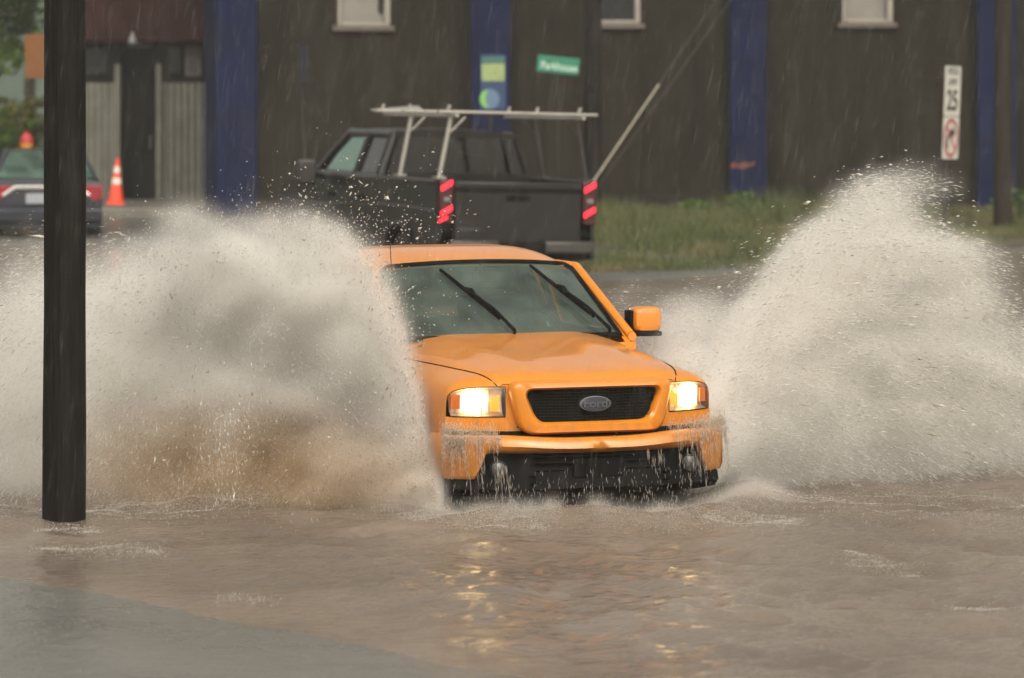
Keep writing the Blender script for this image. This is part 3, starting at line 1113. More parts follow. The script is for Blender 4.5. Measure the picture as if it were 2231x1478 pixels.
guy('slanting guy wire with a pale plastic guard on its lower end', anchor, ray_pt(1560, 0, 55.5), 2.97, 1560)
guy('thin bare guy wire just right of the guarded one', anchor + Vector((0.10, 0.25, 0)), ray_pt(1592, 0, 56), 0, 1592)

# ------------------------------------------------------------------ signs
def post_mb(h, r=0.03, lean=(0, 0)):
    mb_ = MB()
    mb_.tube([(0, 0, -0.3), (lean[0], lean[1], h)], r, 10)
    return mb_


# speed limit post, seen obliquely and leaning
D = 54.0
sp = thing('road_sign', 'white speed limit 25 plate over a red ring plate on a dark post', 'road sign', (X_at(2055, D), D, ZB), (0, R(2.2), 0))
post_mb(Z_at(143, D) - ZB).build('post', M['steel_post'], sp)
ROT = R(61)
e_ = Euler((0, 0, ROT))
z_top, z_mid, z_bot = Z_at(143, D) - ZB, Z_at(254, D) - ZB, Z_at(347, D) - ZB


def plate(wd, hg, zc, y=-0.05):
    mb_ = MB()
    poly = []
    r = 0.035
    for cx, cz, a0 in ((wd / 2 - r, hg / 2 - r, 0), (-wd / 2 + r, hg / 2 - r, 90), (-wd / 2 + r, -hg / 2 + r, 180), (wd / 2 - r, -hg / 2 + r, 270)):
        for q in range(5):
            a = R(a0 + q * 22.5)
            poly.append((cx + r * math.cos(a), cz + r * math.sin(a)))
    mb_.prism(poly, 'Y', y - 0.004, y)
    return mb_


hg = z_top - z_mid
lp = plate(0.61, hg - 0.01, 0).build('speed_plate', M['sign_white'], sp, smooth=0, loc=(0, 0, (z_top + z_mid) / 2))
lp.rotation_euler = (0, 0, ROT)
TR = (R(90), 0, 0)
text_part('SPEED', 'lettering', 0.135, (0, -0.056, 0.29), TR, M['sign_black'], lp, sx=1.15)
text_part('LIMIT', 'lettering', 0.135, (0, -0.056, 0.13), TR, M['sign_black'], lp, sx=1.15)
text_part('25', 'lettering', 0.42, (0, -0.056, -0.15), TR, M['sign_black'], lp, sx=1.0, bold=0.008)
hg2 = z_mid - z_bot
l2 = plate(0.61, hg2 - 0.01, 0).build('turn_plate', M['sign_white'], sp, smooth=0, loc=(0, 0, (z_mid + z_bot) / 2))
l2.rotation_euler = (0, 0, ROT)
mb = MB()
P = []
for q in range(49):
    a = 2 * PI * q / 48
    P.append([(0.225 * math.cos(a), -0.058, 0.235 * math.sin(a)), (0.275 * math.cos(a), -0.058, 0.285 * math.sin(a))])
mb.grid(P)
c45 = math.cos(PI / 4)
mb.add([(-0.175, -0.0575, 0.145), (-0.145, -0.0575, 0.175), (0.175, -0.0575, -0.145), (0.145, -0.0575, -0.175)], [(0, 1, 2, 3)])
mb.build('red_ring', M['sign_red'], l2, smooth=0)
mb = MB()
mb.prism([(-0.16, -0.15), (-0.09, -0.15), (-0.09, -0.02), (-0.03, 0.04), (0.03, 0.04), (0.03, -0.03), (0.17, 0.075), (0.03, 0.18), (0.03, 0.11), (-0.06, 0.11), (-0.16, 0.01)], 'Y', -0.0565, -0.0552)
mb.build('arrow', M['sign_black'], l2, smooth=0)

# green street name sign
D = 62.0
sn = thing('street_sign', 'green street name plate on a thin post before the dark pole', 'street sign', (X_at(1216, D), D, ZB))
zc = Z_at(142, D) - ZB
post_mb(zc + 0.1, 0.025).build('post', M['steel_post'], sn)
mb = MB()
wl, hl = 92 * D / F_PX, 36 * D / F_PX
mb.box((0, -0.035, 0), (wl, 0.012, hl))
gp = mb.build('name_plate', M['sign_green'], sn, smooth=0, bevel=0.01, loc=(0, 0, zc))
gp.rotation_euler = (0, R(6), 0)
text_part('Parkhouse', 'lettering', 0.185, (0.02, -0.044, -0.03), TR, M['sign_letter'], gp, sx=0.80, bold=0.004)

# notice boards in front of the second pilaster
D = 65.0
nb = thing('notice_sign', 'pale yellow green notice plate over a round green and blue logo plate', 'sign', (X_at(1068, D), D, ZB))
post_mb(Z_at(118, D) - ZB, 0.03).build('post', M['steel_post'], nb)
x0, x1 = X_at(1047, D) - X_at(1068, D), X_at(1102, D) - X_at(1068, D)
za, zb_ = Z_at(240, D) - ZB, Z_at(120, D) - ZB
mb = MB()
mb.box(((x0 + x1) / 2, -0.04, (za + zb_) / 2), (x1 - x0, 0.014, zb_ - za))
bd = mb.build('board', M['board_blue'], nb, smooth=0, bevel=0.01)
mb = MB()
mb.box(((x0 + x1) / 2, -0.050, Z_at(131, D) - ZB), (x1 - x0 - 0.04, 0.006, 0.10))
mb.build('teal_band', M['board_teal'], bd, smooth=0)
mb = MB()
mb.box(((x0 + x1) / 2, -0.050, Z_at(158, D) - ZB), (x1 - x0 - 0.04, 0.006, 0.31))
mb.build('pale_panel', M['board_pale'], bd, smooth=0)
cx, cz, rr_ = X_at(1067, D) - X_at(1068, D), Z_at(216, D) - ZB, 0.175
mb = MB()
mb.prism([(cx + rr_ * math.cos(2 * PI * q / 32), cz + rr_ * math.sin(2 * PI * q / 32)) for q in range(32)], 'Y', -0.053, -0.0475)
mb.build('logo_disc', M['logo_blue'], bd, smooth=0)
mb = MB()
pol = [(cx + rr_ * math.cos(a), cz + rr_ * math.sin(a)) for a in np.linspace(R(100), R(260), 20)]
pol += [(cx - 0.02 - 0.055 * math.sin(u * PI), cz - rr_ + 2 * rr_ * u) for u in np.linspace(0.06, 0.94, 8)]
mb.prism(pol, 'Y', -0.057, -0.0535)
mb.build('logo_crescent', M['logo_green'], bd, smooth=0)

# narrow sign seen nearly edge-on, left of the dark pickup
D = 60.0
es = thing('road_sign', 'dark leaning post with its sign plate turned edge-on, left of the dark pickup', 'road sign', (X_at(670, D), D, ZB), (0, R(-2.6), 0))
post_mb(Z_at(92, D) - ZB, 0.028).build('post', M['steel_post'], es)
pp = plate(0.6, 0.62, 0).build('sign_plate', M['sign_back'], es, smooth=0, loc=(0.02, 0, Z_at(140, D) - ZB))
pp.rotation_euler = (0, 0, R(76))

# orange board half hidden by the near pole
D = 58.0
ob = thing('road_sign', 'orange rectangular board half hidden behind the thick near pole', 'road sign', (X_at(130, D), D, 0.25), (0, R(-1.5), 0))
post_mb(Z_at(70, D) - 0.25, 0.035).build('post', M['steel_post'], ob)
mb = MB()
mb.box((-0.02, -0.05, Z_at(122, D) - 0.25), (0.90, 0.012, 0.70))
mb.build('board', M['sign_orange'], ob, smooth=0, bevel=0.02)

# ------------------------------------------------------------------ trees, bank and hydrant at the left
mb = MB()
P = []
for x in np.linspace(-30, X_at(100, 72), 24):
    row = []
    for y in np.linspace(68.5, 110, 30):
        t_ = min(1, max(0, (y - 68.5) / 4))
        row.append((x, y, 0.2 + 0.95 * t_ * t_ * (3 - 2 * t_) + 0.15 * math.sin(x * 0.7 + y * 0.4)))
    P.append(row)
mb.grid(P)
M['soil'] = pm('mossy bank', (0.05, 0.055, 0.025), 0.9, 0, 0.4, 1.2)
bk = mb.build('terrain', M['soil'], None, smooth=60)
tag(bk, 'green bank behind the parked dark sedan', 'bank', 'structure')


def tree(name, label, x, y, z0, h, cr, cz, nleaf, lm_, size, seed, cat='tree', trunk=0.16):
    r_ = np.random.default_rng(seed)
    t_ = thing(name, label, cat, (x, y, z0))
    mb_ = MB()
    mb_.tube([(0, 0, -0.3), (0.08, 0.05, h * 0.3), (-0.05, 0.1, h * 0.62), (0.05, 0, h * 0.9)], [trunk, trunk * 0.8, trunk * 0.5, trunk * 0.15], 10)
    tips = []
    for q in range(16):
        a = r_.uniform(0, 2 * PI)
        zb2 = h * r_.uniform(0.22, 0.75)
        L = cr * r_.uniform(0.6, 1.0)
        tip = (L * math.cos(a), L * math.sin(a), zb2 + L * r_.uniform(0.0, 0.6))
        mb_.tube([(0.02, 0.05, zb2), (tip[0] * 0.5, tip[1] * 0.5, zb2 + (tip[2] - zb2) * 0.6), tip], [trunk * 0.34, trunk * 0.2, trunk * 0.06], 6)
        tips.append(tip)
        tips.append((tip[0] * 0.6, tip[1] * 0.6, zb2 + (tip[2] - zb2) * 0.6))
    mb_.build('trunk', M['bark'], t_)
    cs = []
    for tp in tips:
        for q in range(3):
            cs.append(np.array(tp) + r_.normal(0, cr * 0.2, 3))
    cs = np.array(cs)
    which = r_.integers(0, len(cs), nleaf)
    rad = cr * r_.uniform(0.10, 0.24, len(cs))
    d = r_.normal(size=(nleaf, 3))
    d /= np.linalg.norm(d, axis=1)[:, None]
    pts = cs[which] + d * (rad[which] * r_.random(nleaf) ** 0.4)[:, None] * np.array([1.2, 1.2, 0.6])
    V, F = leaf_quads(pts, size)
    raw_mesh('crown', V, F, [lm_], parent=t_)
    return t_


tree('broadleaf_tree', 'green leafy tree hanging over the bank at the left edge', X_at(-60, 80), 80, 1.0, 7.0, 3.0, 4, 16000, M['leaf'], 0.09, 3)
tree('broadleaf_tree', 'darker tree standing behind the left edge tree', X_at(60, 92), 92, 1.0, 9.0, 3.6, 5, 14000, M['leaf'], 0.10, 5)
tree('bush', 'yellow green bush on the bank behind the parked sedan', X_at(10, 76), 76, 1.0, 1.25, 0.95, 0.6, 4000, M['leaf_yellow'], 0.06, 6, 'bush', 0.05)
tree('bush', 'darker bush left of the yellow hydrant on the bank', X_at(-70, 75), 75, 1.0, 1.3, 1.0, 0.6, 4000, M['leaf'], 0.06, 8, 'bush', 0.05)
# far wooded hills fading in the rain
mb = MB()
P = []
for x in np.linspace(-320, 320, 90):
    hh = 16 + 9 * math.sin(x * 0.021 + 1.0) + 4 * math.sin(x * 0.07)
    P.append([(x, 300 + 30 * u, hh * math.sin(u * PI) ** 0.8) for u in np.linspace(0, 1, 12)])
mb.grid(P)
tag(mb.build('hills', pm('wooded hills', (0.05, 0.075, 0.06), 0.9, 0, 0.4, 0.2), None, smooth=60), 'far wooded hills beyond the trees', 'hills', 'structure')

D = 70.6
hy = thing('fire_hydrant', 'yellow fire hydrant with a red bonnet on the bank behind the sedan', 'hydrant', (X_at(58, D), D, Z_at(286, D) - 0.80))
mb = MB()
mb.lathe([(0.15, -0.25), (0.15, 0.03), (0.11, 0.05), (0.105, 0.48), (0.13, 0.50), (0.13, 0.55), (0.11, 0.56)], 20)
mb.build('barrel', M['hyd_yellow'], hy)
mb = MB()
mb.lathe([(0.125, 0.561), (0.125, 0.60), (0.115, 0.68), (0.07, 0.75), (0.03, 0.76), (0.028, 0.80), (0.01, 0.80)], 20)
mb.build('bonnet', M['hyd_red'], hy)
for s_ in (-1, 1):
    mb = MB()
    mb.lathe([(0.055, 0.08), (0.055, 0.15), (0.07, 0.155), (0.07, 0.20), (0.03, 0.21)], 14, 'X', (0, 0, 0.40))
    if s_ < 0:
        mb.v = [(-a, b_, c_) for a, b_, c_ in mb.v]
    mb.build('hose_outlet', M['hyd_yellow'], hy)


# ================================================================== VEHICLES
def wheel(parent, x, y, r, wd, out_sign, rim_r):
    """x,y = centre; axle along X"""
    mb_ = MB()
    h = wd / 2
    mb_.lathe([(rim_r, -h * 0.9), (r * 0.90, -h), (r * 0.975, -h * 0.86), (r, -h * 0.6), (r, h * 0.6), (r * 0.975, h * 0.86), (r * 0.90, h), (rim_r, h * 0.9)], 40, 'X')
    w_ = bpy.data.objects.new('wheel', None)
    C.objects.link(w_)
    w_.parent = parent
    w_.location = (x, y, r)
    mb_.build('tyre', M['rubber'], w_)
    mb_ = MB()
    s_ = out_sign
    mb_.lathe([(rim_r * 0.99, -h * 0.8), (rim_r * 0.99, h * 0.8)], 30, 'X')
    for q in range(6):
        a = 2 * PI * q / 6
        mb_.box((s_ * h * 0.82, 0.55 * rim_r * math.cos(a), 0.55 * rim_r * math.sin(a)), (0.03, rim_r * 0.95, rim_r * 0.26), rot=(a, 0, 0))
    mb_.lathe([(rim_r * 0.25, s_ * h * 0.8), (rim_r * 0.22, s_ * h * 0.98)], 16, 'X')
    mb_.build('rim', M['rim'], w_)
    return w_


def arch_profile(y0, y1, zb_, zt_, arches, r, n=14):
    """side panel polygon in (y,z) with wheel arch cut-outs"""
    pol = [(y0, zt_ if not callable(zt_) else zt_(y0)), (y0, zb_)]
    for c in arches:
        h = 0.36
        dz = zb_ - h
        a0 = math.asin(max(-1, min(1, dz / r)))
        for q in range(n + 1):
            a = PI - a0 - (PI - 2 * a0) * q / n
            pol.append((c + r * math.cos(a), h + r * math.sin(a)))
    pol.append((y1, zb_))
    if callable(zt_):
        for q in range(25):
            y = y1 + (y0 - y1) * q / 24
            if q < 24:
                pol.append((y, zt_(y)))
    else:
        pol.append((y1, zt_))
    return pol


# ------------------------------------------------------------------ ORANGE PICKUP (front at y=0, rear +y)
ot = thing('pickup_truck', 'orange pickup truck with lit headlamps ploughing through the flood', 'pickup truck',
           (T_ORG[0], T_ORG[1], 0.0), (0, 0, T_YAW))
HW = 0.80


def yf(x):
    return 0.10 + 0.175 * min(1.0, abs(x) / HW) ** 3.2


def zt_hood(y):
    return float(np.interp(y, [0.08, 0.11, 0.15, 0.22, 0.35, 0.6, 0.95, 1.25, 1.45], [0.925, 0.955, 0.972, 0.990, 1.010, 1.040, 1.075, 1.105, 1.122]))


def ns(v):
    return 4.2 + 4.5 * math.exp(-max(0.0, v) / 0.12)


ZSH = 0.70


def shell_pt(th, v, lift=0.0):
    c_, s_ = math.cos(th), math.sin(th)
    hw = HW + 0.012 * math.sin(min(1, v * 1.2) * PI)
    x = hw * math.copysign(abs(c_) ** (2 / ns(v)), c_)
    y0 = yf(x)
    y = y0 * (1 - v) + 1.45 * v
    # leading-edge roll: the front edge of the hood curves down
    ytop = 0.10 + (y - y0) if v < 0.3 else y
    zt = zt_hood(min(1.45, 0.08 + (y - y0) * 1.03 + 0.02 * v)) if v < 0.999 else zt_hood(1.45)
    z = ZSH + (zt - ZSH) * abs(s_) ** (2 / ns(v))
    z += 0.012 * math.exp(-((abs(x) - 0.36) / 0.10) ** 2) * math.sin(min(1, v) * PI) * (1 if abs(s_) > 0.5 else 0)
    return (x, y, z + lift)


body = MB()
P = []
vs_list = [0, 0.008, 0.02, 0.04, 0.07, 0.11, 0.16] + list(np.linspace(0.22, 1, 18))
ths = []
for q in range(57):
    xx = math.cos(PI * q / 56)
    c_ = math.copysign(abs(xx) ** 1.6, xx)
    ths.append(math.acos(max(-1, min(1, c_))))
for v in vs_list:
    P.append([shell_pt(th, v) for th in ths])
body.grid(P)
# rounded cowl end below the windscreen
P2 = [[shell_pt(th, 1.0) for th in ths], [(x, y + 0.05, z - 0.03) for x, y, z in (shell_pt(th, 1.0) for th in ths)]]
body.grid(P2)


def side_top(y):
    return float(np.interp(y, [0.34, 1.2, 1.45, 3.05, 3.1, 5.02], [0.72, 0.72, 1.085, 1.085, 1.06, 1.05]))


for s_ in (-1, 1):
    pol = arch_profile(0.36, 5.02, 0.42, side_top, [0.92, 4.10], 0.44)
    mbp = MB().prism(pol, 'X', s_ * (HW - 0.035), s_ * (HW + 0.008))
    body.add(mbp.v, mbp.f)
# front panel strips around the lamps
def fascia_strip(xa, xb, za, zb2, n=14):
    P_ = []
    for q in range(n + 1):
        x = xa + (xb - xa) * q / n
        P_.append([(x, yf(x) + 0.005, za), (x, yf(x), zb2 if not callable(zb2) else zb2(x))])
    body.grid(P_)


def edge_z(x):
    c_ = min(0.999, abs(x) / HW)
    th = math.acos(c_ ** (ns(0) / 2))
    return ZSH + (zt_hood(0.08) - ZSH) * math.sin(th) ** (2 / ns(0))


def lamp_top(x):
    return min(0.921, edge_z(x) - 0.006)


for s_ in (-1, 1):
    fascia_strip(s_ * 0.30, s_ * 0.805, 0.672, 0.752)
    fascia_strip(s_ * 0.49, s_ * 0.805, lambda x: 0, edge_z) if False else None
    P_ = []
    for q in range(15):
        x = s_ * (0.49 + 0.312 * q / 14)
        P_.append([(x, yf(x) + 0.002, min(lamp_top(x), edge_z(x))), (x, yf(x), edge_z(x))])
    body.grid(P_)
    P_ = []
    for q in range(8):                      # inner cheek between lamp and grille
        z = 0.672 + (edge_z(0.5) - 0.672) * q / 7
        P_.append([(s_ * 0.40, yf(0.4) + 0.01, z), (s_ * 0.495, yf(0.495), z)])
    body.grid(P_)
# firewall, floor, rear of cab, bed
body.box((0, 1.42, 0.75), (1.60, 0.04, 0.62))
body.box((0, 3.2, 0.47), (1.60, 3.5, 0.06))
body.box((0, 3.08, 0.80), (1.60, 0.05, 0.56))
body.box((0, 3.20, 0.80), (1.60, 0.05, 0.52))
# door sills / beltline inner
ob_body = body.build('body', M['orange'], ot, smooth=40)

# hood panel: raised a few mm over the shell so a real shut line shows
hood = MB()
P = []
nh = 40
for v in [0.0, 0.01, 0.025, 0.05, 0.08, 0.12, 0.17] + list(np.linspace(0.23, 0.985, 16)):
    row = []
    for q in range(nh + 1):
        u = -1 + 2 * q / nh
        xe = 0.535 + 0.20 * min(1, v * 1.05) ** 0.62          # hood edge runs from lamp to windscreen corner
        x = u * xe
        c_ = min(0.9999, abs(x) / HW)
        th = math.acos(math.copysign(c_ ** (ns(v) / 2), x if x != 0 else 1))
        px, py, pz = shell_pt(th, v, 0.0)
        edge = max(0, (abs(u) - 0.955) / 0.045)
        row.append((px, py, pz + 0.012 - 0.013 * edge ** 2 + (0.010 if v < 0.02 else 0.0) * 0))
    P.append(row)
hood.grid(P)
hood.build('hood', M['orange'], ot, smooth=40)
for s_ in (-1, 1):                          # dark shut line strips following the hood edge
    mb = MB()
    pts = []
    for v in np.linspace(0.0, 0.985, 30):
        xe = (0.535 + 0.20 * min(1, v * 1.05) ** 0.62 + 0.004) * s_
        c_ = abs(xe) / HW
        th = math.acos(math.copysign(c_ ** (ns(v) / 2), xe))
        px, py, pz = shell_pt(th, v)
        pts.append((px, py, pz + 0.001))
    mb.tube(pts, 0.0035, 6)
    mb.build('hood_gap', M['black_plastic'], ot)

# grille: body coloured surround, dark mesh, oval badge
def rounded_trap(wt, wb, zt_, zb2, r, n=6):
    """points of a rounded trapezoid, counter-clockwise from the right top"""
    cs = [(wt, zt_), (-wt, zt_), (-wb, zb2), (wb, zb2)]
    pts = []
    for i in range(4):
        p = Vector((*cs[i], 0))
        a = (Vector((*cs[i - 1], 0)) - p).normalized()
        b_ = (Vector((*cs[(i + 1) % 4], 0)) - p).normalized()
        for q in range(n + 1):
            u = q / n
            pt = (p + a * r) * (1 - u) ** 2 + p * 2 * u * (1 - u) + (p + b_ * r) * u ** 2
            pts.append((pt.x, pt.y))
    return pts


outer = rounded_trap(0.500, 0.425, 0.956, 0.655, 0.085)
outer2 = rounded_trap(0.478, 0.405, 0.944, 0.668, 0.080)
inner2 = rounded_trap(0.428, 0.352, 0.918, 0.708, 0.070)
inner = rounded_trap(0.412, 0.335, 0.906, 0.722, 0.060)
YG = -0.005


def gy(x):
    return 0.055 * (abs(x) / 0.45) ** 2


sur = MB()
P = []
for ring, dy in ((outer, 0.085), (outer, 0.02), (outer2, 0.0), (inner2, 0.0), (inner, 0.02), (inner, 0.075)):
    P.append([(x, YG + dy + gy(x), z) for x, z in ring + ring[:1]])
sur.grid(P)
sur.build('grille_surround', M['orange'], ot, smooth=45)
gri = MB()
P = []
for q in range(21):
    x = -0.43 + 0.86 * q / 20
    P.append([(x, YG + 0.07 + gy(x), 0.69), (x, YG + 0.07 + gy(x), 0.93)])
gri.grid(P, thick=(0, 0.02, 0))
for k in range(11):                         # fine mesh
    z = 0.735 + 0.0165 * k
    hwz = 0.335 + (z - 0.722) / 0.184 * 0.077 - 0.006
    gri.tube([(x, YG + 0.058 + gy(x), z) for x in np.linspace(-hwz, hwz, 13)], 0.003, 5)
for k in range(37):
    x = -0.40 + 0.8 * k / 36
    gri.tube([(x, YG + 0.061 + gy(x), 0.725 + max(0, (abs(x) - 0.335) * 2.2)), (x, YG + 0.061 + gy(x), 0.905)], 0.003, 5)
grille = gri.build('grille', M['grille_black'], ot)
mb = MB()
mb.lathe([(0.001, -0.012), (0.05, -0.010), (0.056, -0.004), (0.056, 0.03)], 36, 'Y', (0, 0, 0))
mb.v = [(x * 1.62, y + YG + 0.035, z * 0.74 + 0.822) for x, y, z in mb.v]
bdg = mb.build('badge', M['emblem'], grille)
mb = MB()
P = []
for q in range(41):
    a = 2 * PI * q / 40
    P.append([(r_ * 1.62 * math.cos(a), YG + 0.030 - 0.004 * k_, 0.822 + r_ * 0.74 * math.sin(a)) for r_, k_ in ((0.0585, 0), (0.0585, 1.6), (0.0525, 1.9), (0.0525, 0))])
mb.grid(P)
mb.build('badge_rim', M['emblem_rim'], bdg)
ft = text_part('Ford', 'badge_script', 0.062, (0, YG + 0.021, 0.822), TR, M['emblem_rim'], bdg, ext=0.0015, sx=1.25)
# script slant
ft.data.transform(Matrix.Shear('XY', 4, (0.3, 0)) if False else Matrix.Identity(4))

# headlamps
for s_ in (-1, 1):
    hd = MB()
    xa, xb = 0.502, 0.779
    P = []
    nseg = 16
    for q in range(nseg + 1):               # chrome bowl behind the lens
        x = s_ * (xa + (xb - xa) * q / nseg)
        P.append([(x, yf(x) + 0.006, 0.756), (x * 0.985, yf(x) + 0.055, 0.775), (x * 0.985, yf(x) + 0.07, 0.85), (x * 0.985, yf(x) + 0.055, lamp_top(x) - 0.02), (x, yf(x) + 0.006, lamp_top(x))])
    hd.grid(P)
    h_ = hd.build('headlight', M['lamp_chrome'], ot, smooth=50)
    mb = MB()                               # fluted reflector lit by the bulb
    pa = []
    for q in range(25):
        x = s_ * (0.568 + 0.165 * q / 24)
        d_ = 0.050 - 0.020 * math.sin(q / 24 * PI)
        pa.append([(x, yf(x) + d_ - 0.002 * (q % 2), z) for z in np.linspace(0.762, lamp_top(x) - 0.010, 7)])
    mb.grid(pa, thick=(0, 0.010, 0))
    mb.build('reflector', M['lamp_on'], h_, smooth=20)
    mb = MB()                               # amber indicator at the inner lower corner
    pa = []
    for q in range(7):
        x = s_ * (0.520 + 0.045 * q / 6)
        pa.append([(x, yf(x) + 0.022, 0.785), (x, yf(x) + 0.022, 0.875 - 0.03 * q / 6)])
    mb.grid(pa, thick=(0, 0.014, 0))
    mb.build('turn_signal', M['amber_on'], h_)
    mb = MB()                               # amber marker on the outer wrap
    pa = []
    for q in range(9):
        x = s_ * (0.728 + 0.046 * q / 8)
        pa.append([(x, yf(x) + 0.010, 0.795), (x, yf(x) + 0.010, min(0.875, lamp_top(x) - 0.018))])
    mb.grid(pa, thick=(0, 0.012, 0))
    mb.build('side_marker', M['amber'], h_)
    mb = MB()
    P = []
    for q in range(nseg * 2 + 1):
        x = s_ * (xa - 0.003 + (xb + 0.004 - xa) * q / (nseg * 2))
        fl = 0.003 * (q % 2)
        P.append([(x, yf(x) - 0.004, 0.754), (x, yf(x) - 0.012 - fl, 0.785), (x, yf(x) - 0.012 - fl, lamp_top(x) - 0.03), (x, yf(x) - 0.004, lamp_top(x) + 0.002)])
    mb.grid(P)
    mb.build('lens', M['lens'], h_, smooth=20)
    mb = MB()                               # dark gasket round the lens
    loop = []
    for q in range(nseg + 1):
        x = s_ * (xa - 0.006 + (xb + 0.008 - xa) * q / nseg)
        loop.append((x, yf(x) - 0.002, 0.752))
    for q in range(nseg, -1, -1):
        x = s_ * (xa - 0.006 + (xb + 0.008 - xa) * q / nseg)
        loop.append((x, yf(x) - 0.002, lamp_top(x) + 0.004))
    mb.tube(loop + loop[:1], 0.0018, 6)
    mb.build('gasket', M['black_plastic'], h_)

# bumper: body coloured bar with deep ends, dark air dam between
def yb(x):
    return -0.075 + 0.235 * min(1.0, abs(x) / 0.835) ** 3.4


bum = MB()
P = []
NB = 60
for q in range(NB + 1):
    x = -0.835 + 1.67 * q / NB
    ax = abs(x)
    zlow = 0.555 - 0.150 * (1 / (1 + math.exp(-(ax - 0.665) / 0.008))) + 0.012 * ax
    ztop = 0.658 - 0.020 * math.exp(-(x / 0.40) ** 4) * 1.0
    crease = 0.012 * math.exp(-(x / 0.05) ** 2)
    y = yb(x)
    P.append([(x, y + 0.10, ztop), (x, y + 0.025, ztop - 0.002), (x, y + 0.004, ztop - 0.020), (x, y - 0.004 + crease, ztop - 0.055), (x, y + 0.012, zlow + 0.022), (x, y + 0.035, zlow), (x, y + 0.10, zlow + 0.004)])
bum.grid(P)
for s_ in (-1, 1):                          # wrap back along the side
    P = []
    for q in range(8):
        y = yb(0.835) + 0.0 + 0.30 * q / 7
        x = s_ * (0.835 + 0.004 * math.sin(q / 7 * PI))
        if y > 0.52:
            break
        P.append([(x - s_ * 0.10, y, 0.652), (x - s_ * 0.01, y, 0.650), (x, y, 0.63), (x, y, 0.45), (x - s_ * 0.015, y, 0.415), (x - s_ * 0.10, y, 0.42)])
    bum.grid(P)
bum.build('bumper', M['orange'], ot, smooth=50)
dam = MB()                                  # dark air dam
P = []
for q in range(31):
    x = -0.815 + 1.63 * q / 30
    y = yb(x) + 0.06
    P.append([(x, y + 0.02, 0.57), (x, y + 0.03, 0.50), (x, y - 0.01, 0.42), (x, y - 0.035, 0.36), (x, y + 0.02, 0.315), (x, y + 0.15, 0.31)])
dam.grid(P)
for zz in (0.535, 0.50, 0.46):
    dam.tube([(x, yb(x) + 0.065, zz) for x in np.linspace(-0.36, 0.36, 15)], 0.006, 6)
dam.box((0, -0.03, 0.47), (0.30, 0.012, 0.10))
dam.build('air_dam', M['black_plastic'], ot, smooth=50)
mb = MB()                                   # dark gap between bumper and nose
P = []
for q in range(41):
    x = -0.80 + 1.60 * q / 40
    P.append([(x, yf(x) + 0.01, 0.64), (x, yf(x) + 0.012, 0.69)])
mb.grid(P)
mb.build('nose_gap', M['black_plastic'], ot)
for s_ in (-1, 1):
    xf = s_ * 0.575
    mb = MB()
    mb.lathe([(0.046, 0.05), (0.048, 0.0), (0.043, -0.004), (0.040, 0.004), (0.016, 0.03)], 24, 'Y', (xf, yb(xf) + 0.020, 0.472))
    fo = mb.build('fog_light', M['bumper_grey'], ot)
    mb = MB()
    mb.lathe([(0.001, -0.010), (0.024, -0.006), (0.039, 0.002), (0.039, 0.006)], 24, 'Y', (xf, yb(xf) + 0.018, 0.472))
    mb.build('lens', M['fog_glass'], fo)
    th = MB()                               # tow hooks
    xh = s_ * 0.40
    th.tube([(xh, yb(xh) + 0.05, 0.43), (xh, yb(xh) - 0.02, 0.43), (xh, yb(xh) - 0.03, 0.40), (xh, yb(xh) + 0.02, 0.39)], 0.010, 8)
    th.build('tow_hook', M['black_plastic'], ot)

# cab: windscreen, roof, pillars
def ws(u, v):
    """windscreen: u -1..1 across, v 0 base .. 1 top"""
    hw = 0.735 + (0.610 - 0.735) * v
    x = hw * u
    bow = 0.13 * (1 - 0.35 * v) * u * u
    y = 1.36 + 0.60 * v + bow
    z = 1.112 + 0.420 * v - 0.012 * u * u * (1 - v)
    z -= 0.030 * v * u * u
    return Vector((x, y, z))


def ws_round(u, v, r=0.10):
    """pull the corners in so the pane has rounded corners"""
    return ws(u, v)


mb = MB()
P = []
for j in range(17):
    v = j / 16
    row = []
    cr_ = max(0.0, (v - 0.86) / 0.14)
    lim = 1 - 0.05 * cr_ ** 2
    for q in range(33):
        u = (-1 + q / 16) * lim
        row.append(tuple(ws(u, v)))
    P.append(row)
mb.grid(P)
mb.build('windshield', M['windshield'], ot, smooth=60)
mb = MB()                                   # black edge band round the pane
loop = [tuple(ws(-1 + q / 12, 0.0)) for q in range(25)] + [tuple(ws(1, v)) for v in np.linspace(0.06, 0.94, 10)]
loop += [tuple(ws(0.95, 0.99))] + [tuple(ws(0.93 - q / 24 * 1.86, 1.0)) for q in range(25)] + [tuple(ws(-0.95, 0.99))] + [tuple(ws(-1, v)) for v in np.linspace(0.94, 0.06, 10)]
mb.tube(loop + loop[:1], 0.016, 8)
mb.build('windshield_seal', M['black_plastic'], ot)

roof = MB()
P = []
for j in range(13):
    yy = 1.955 + (3.08 - 1.955) * j / 12
    zc_ = 1.535 + 0.075 * math.sin(min(1.0, (yy - 1.93) / 0.55) * PI / 2) - 0.02 * max(0, (yy - 2.7) / 0.4)
    hw = 0.655 + 0.02 * math.sin((yy - 1.95) / 1.13 * PI)
    row = []
    for q in range(33):
        u = -1 + q / 16
        a = abs(u)
        x = hw * u
        drop = (zc_ - 1.475) * (a ** 5.0)
        y = yy
        if j == 0:
            y = ws(max(-1, min(1, u)), 1.0).y - 0.004
        elif j < 6:
            y = yy + (ws(u, 1.0).y - 1.955) * (1 - j / 6)
        row.append((x, y, zc_ - drop - (0.004 if j == 0 else 0)))
    P.append(row)
roof.grid(P, thick=(0, 0, -0.03))
roof.build('roof', M['orange'], ot, smooth=45)

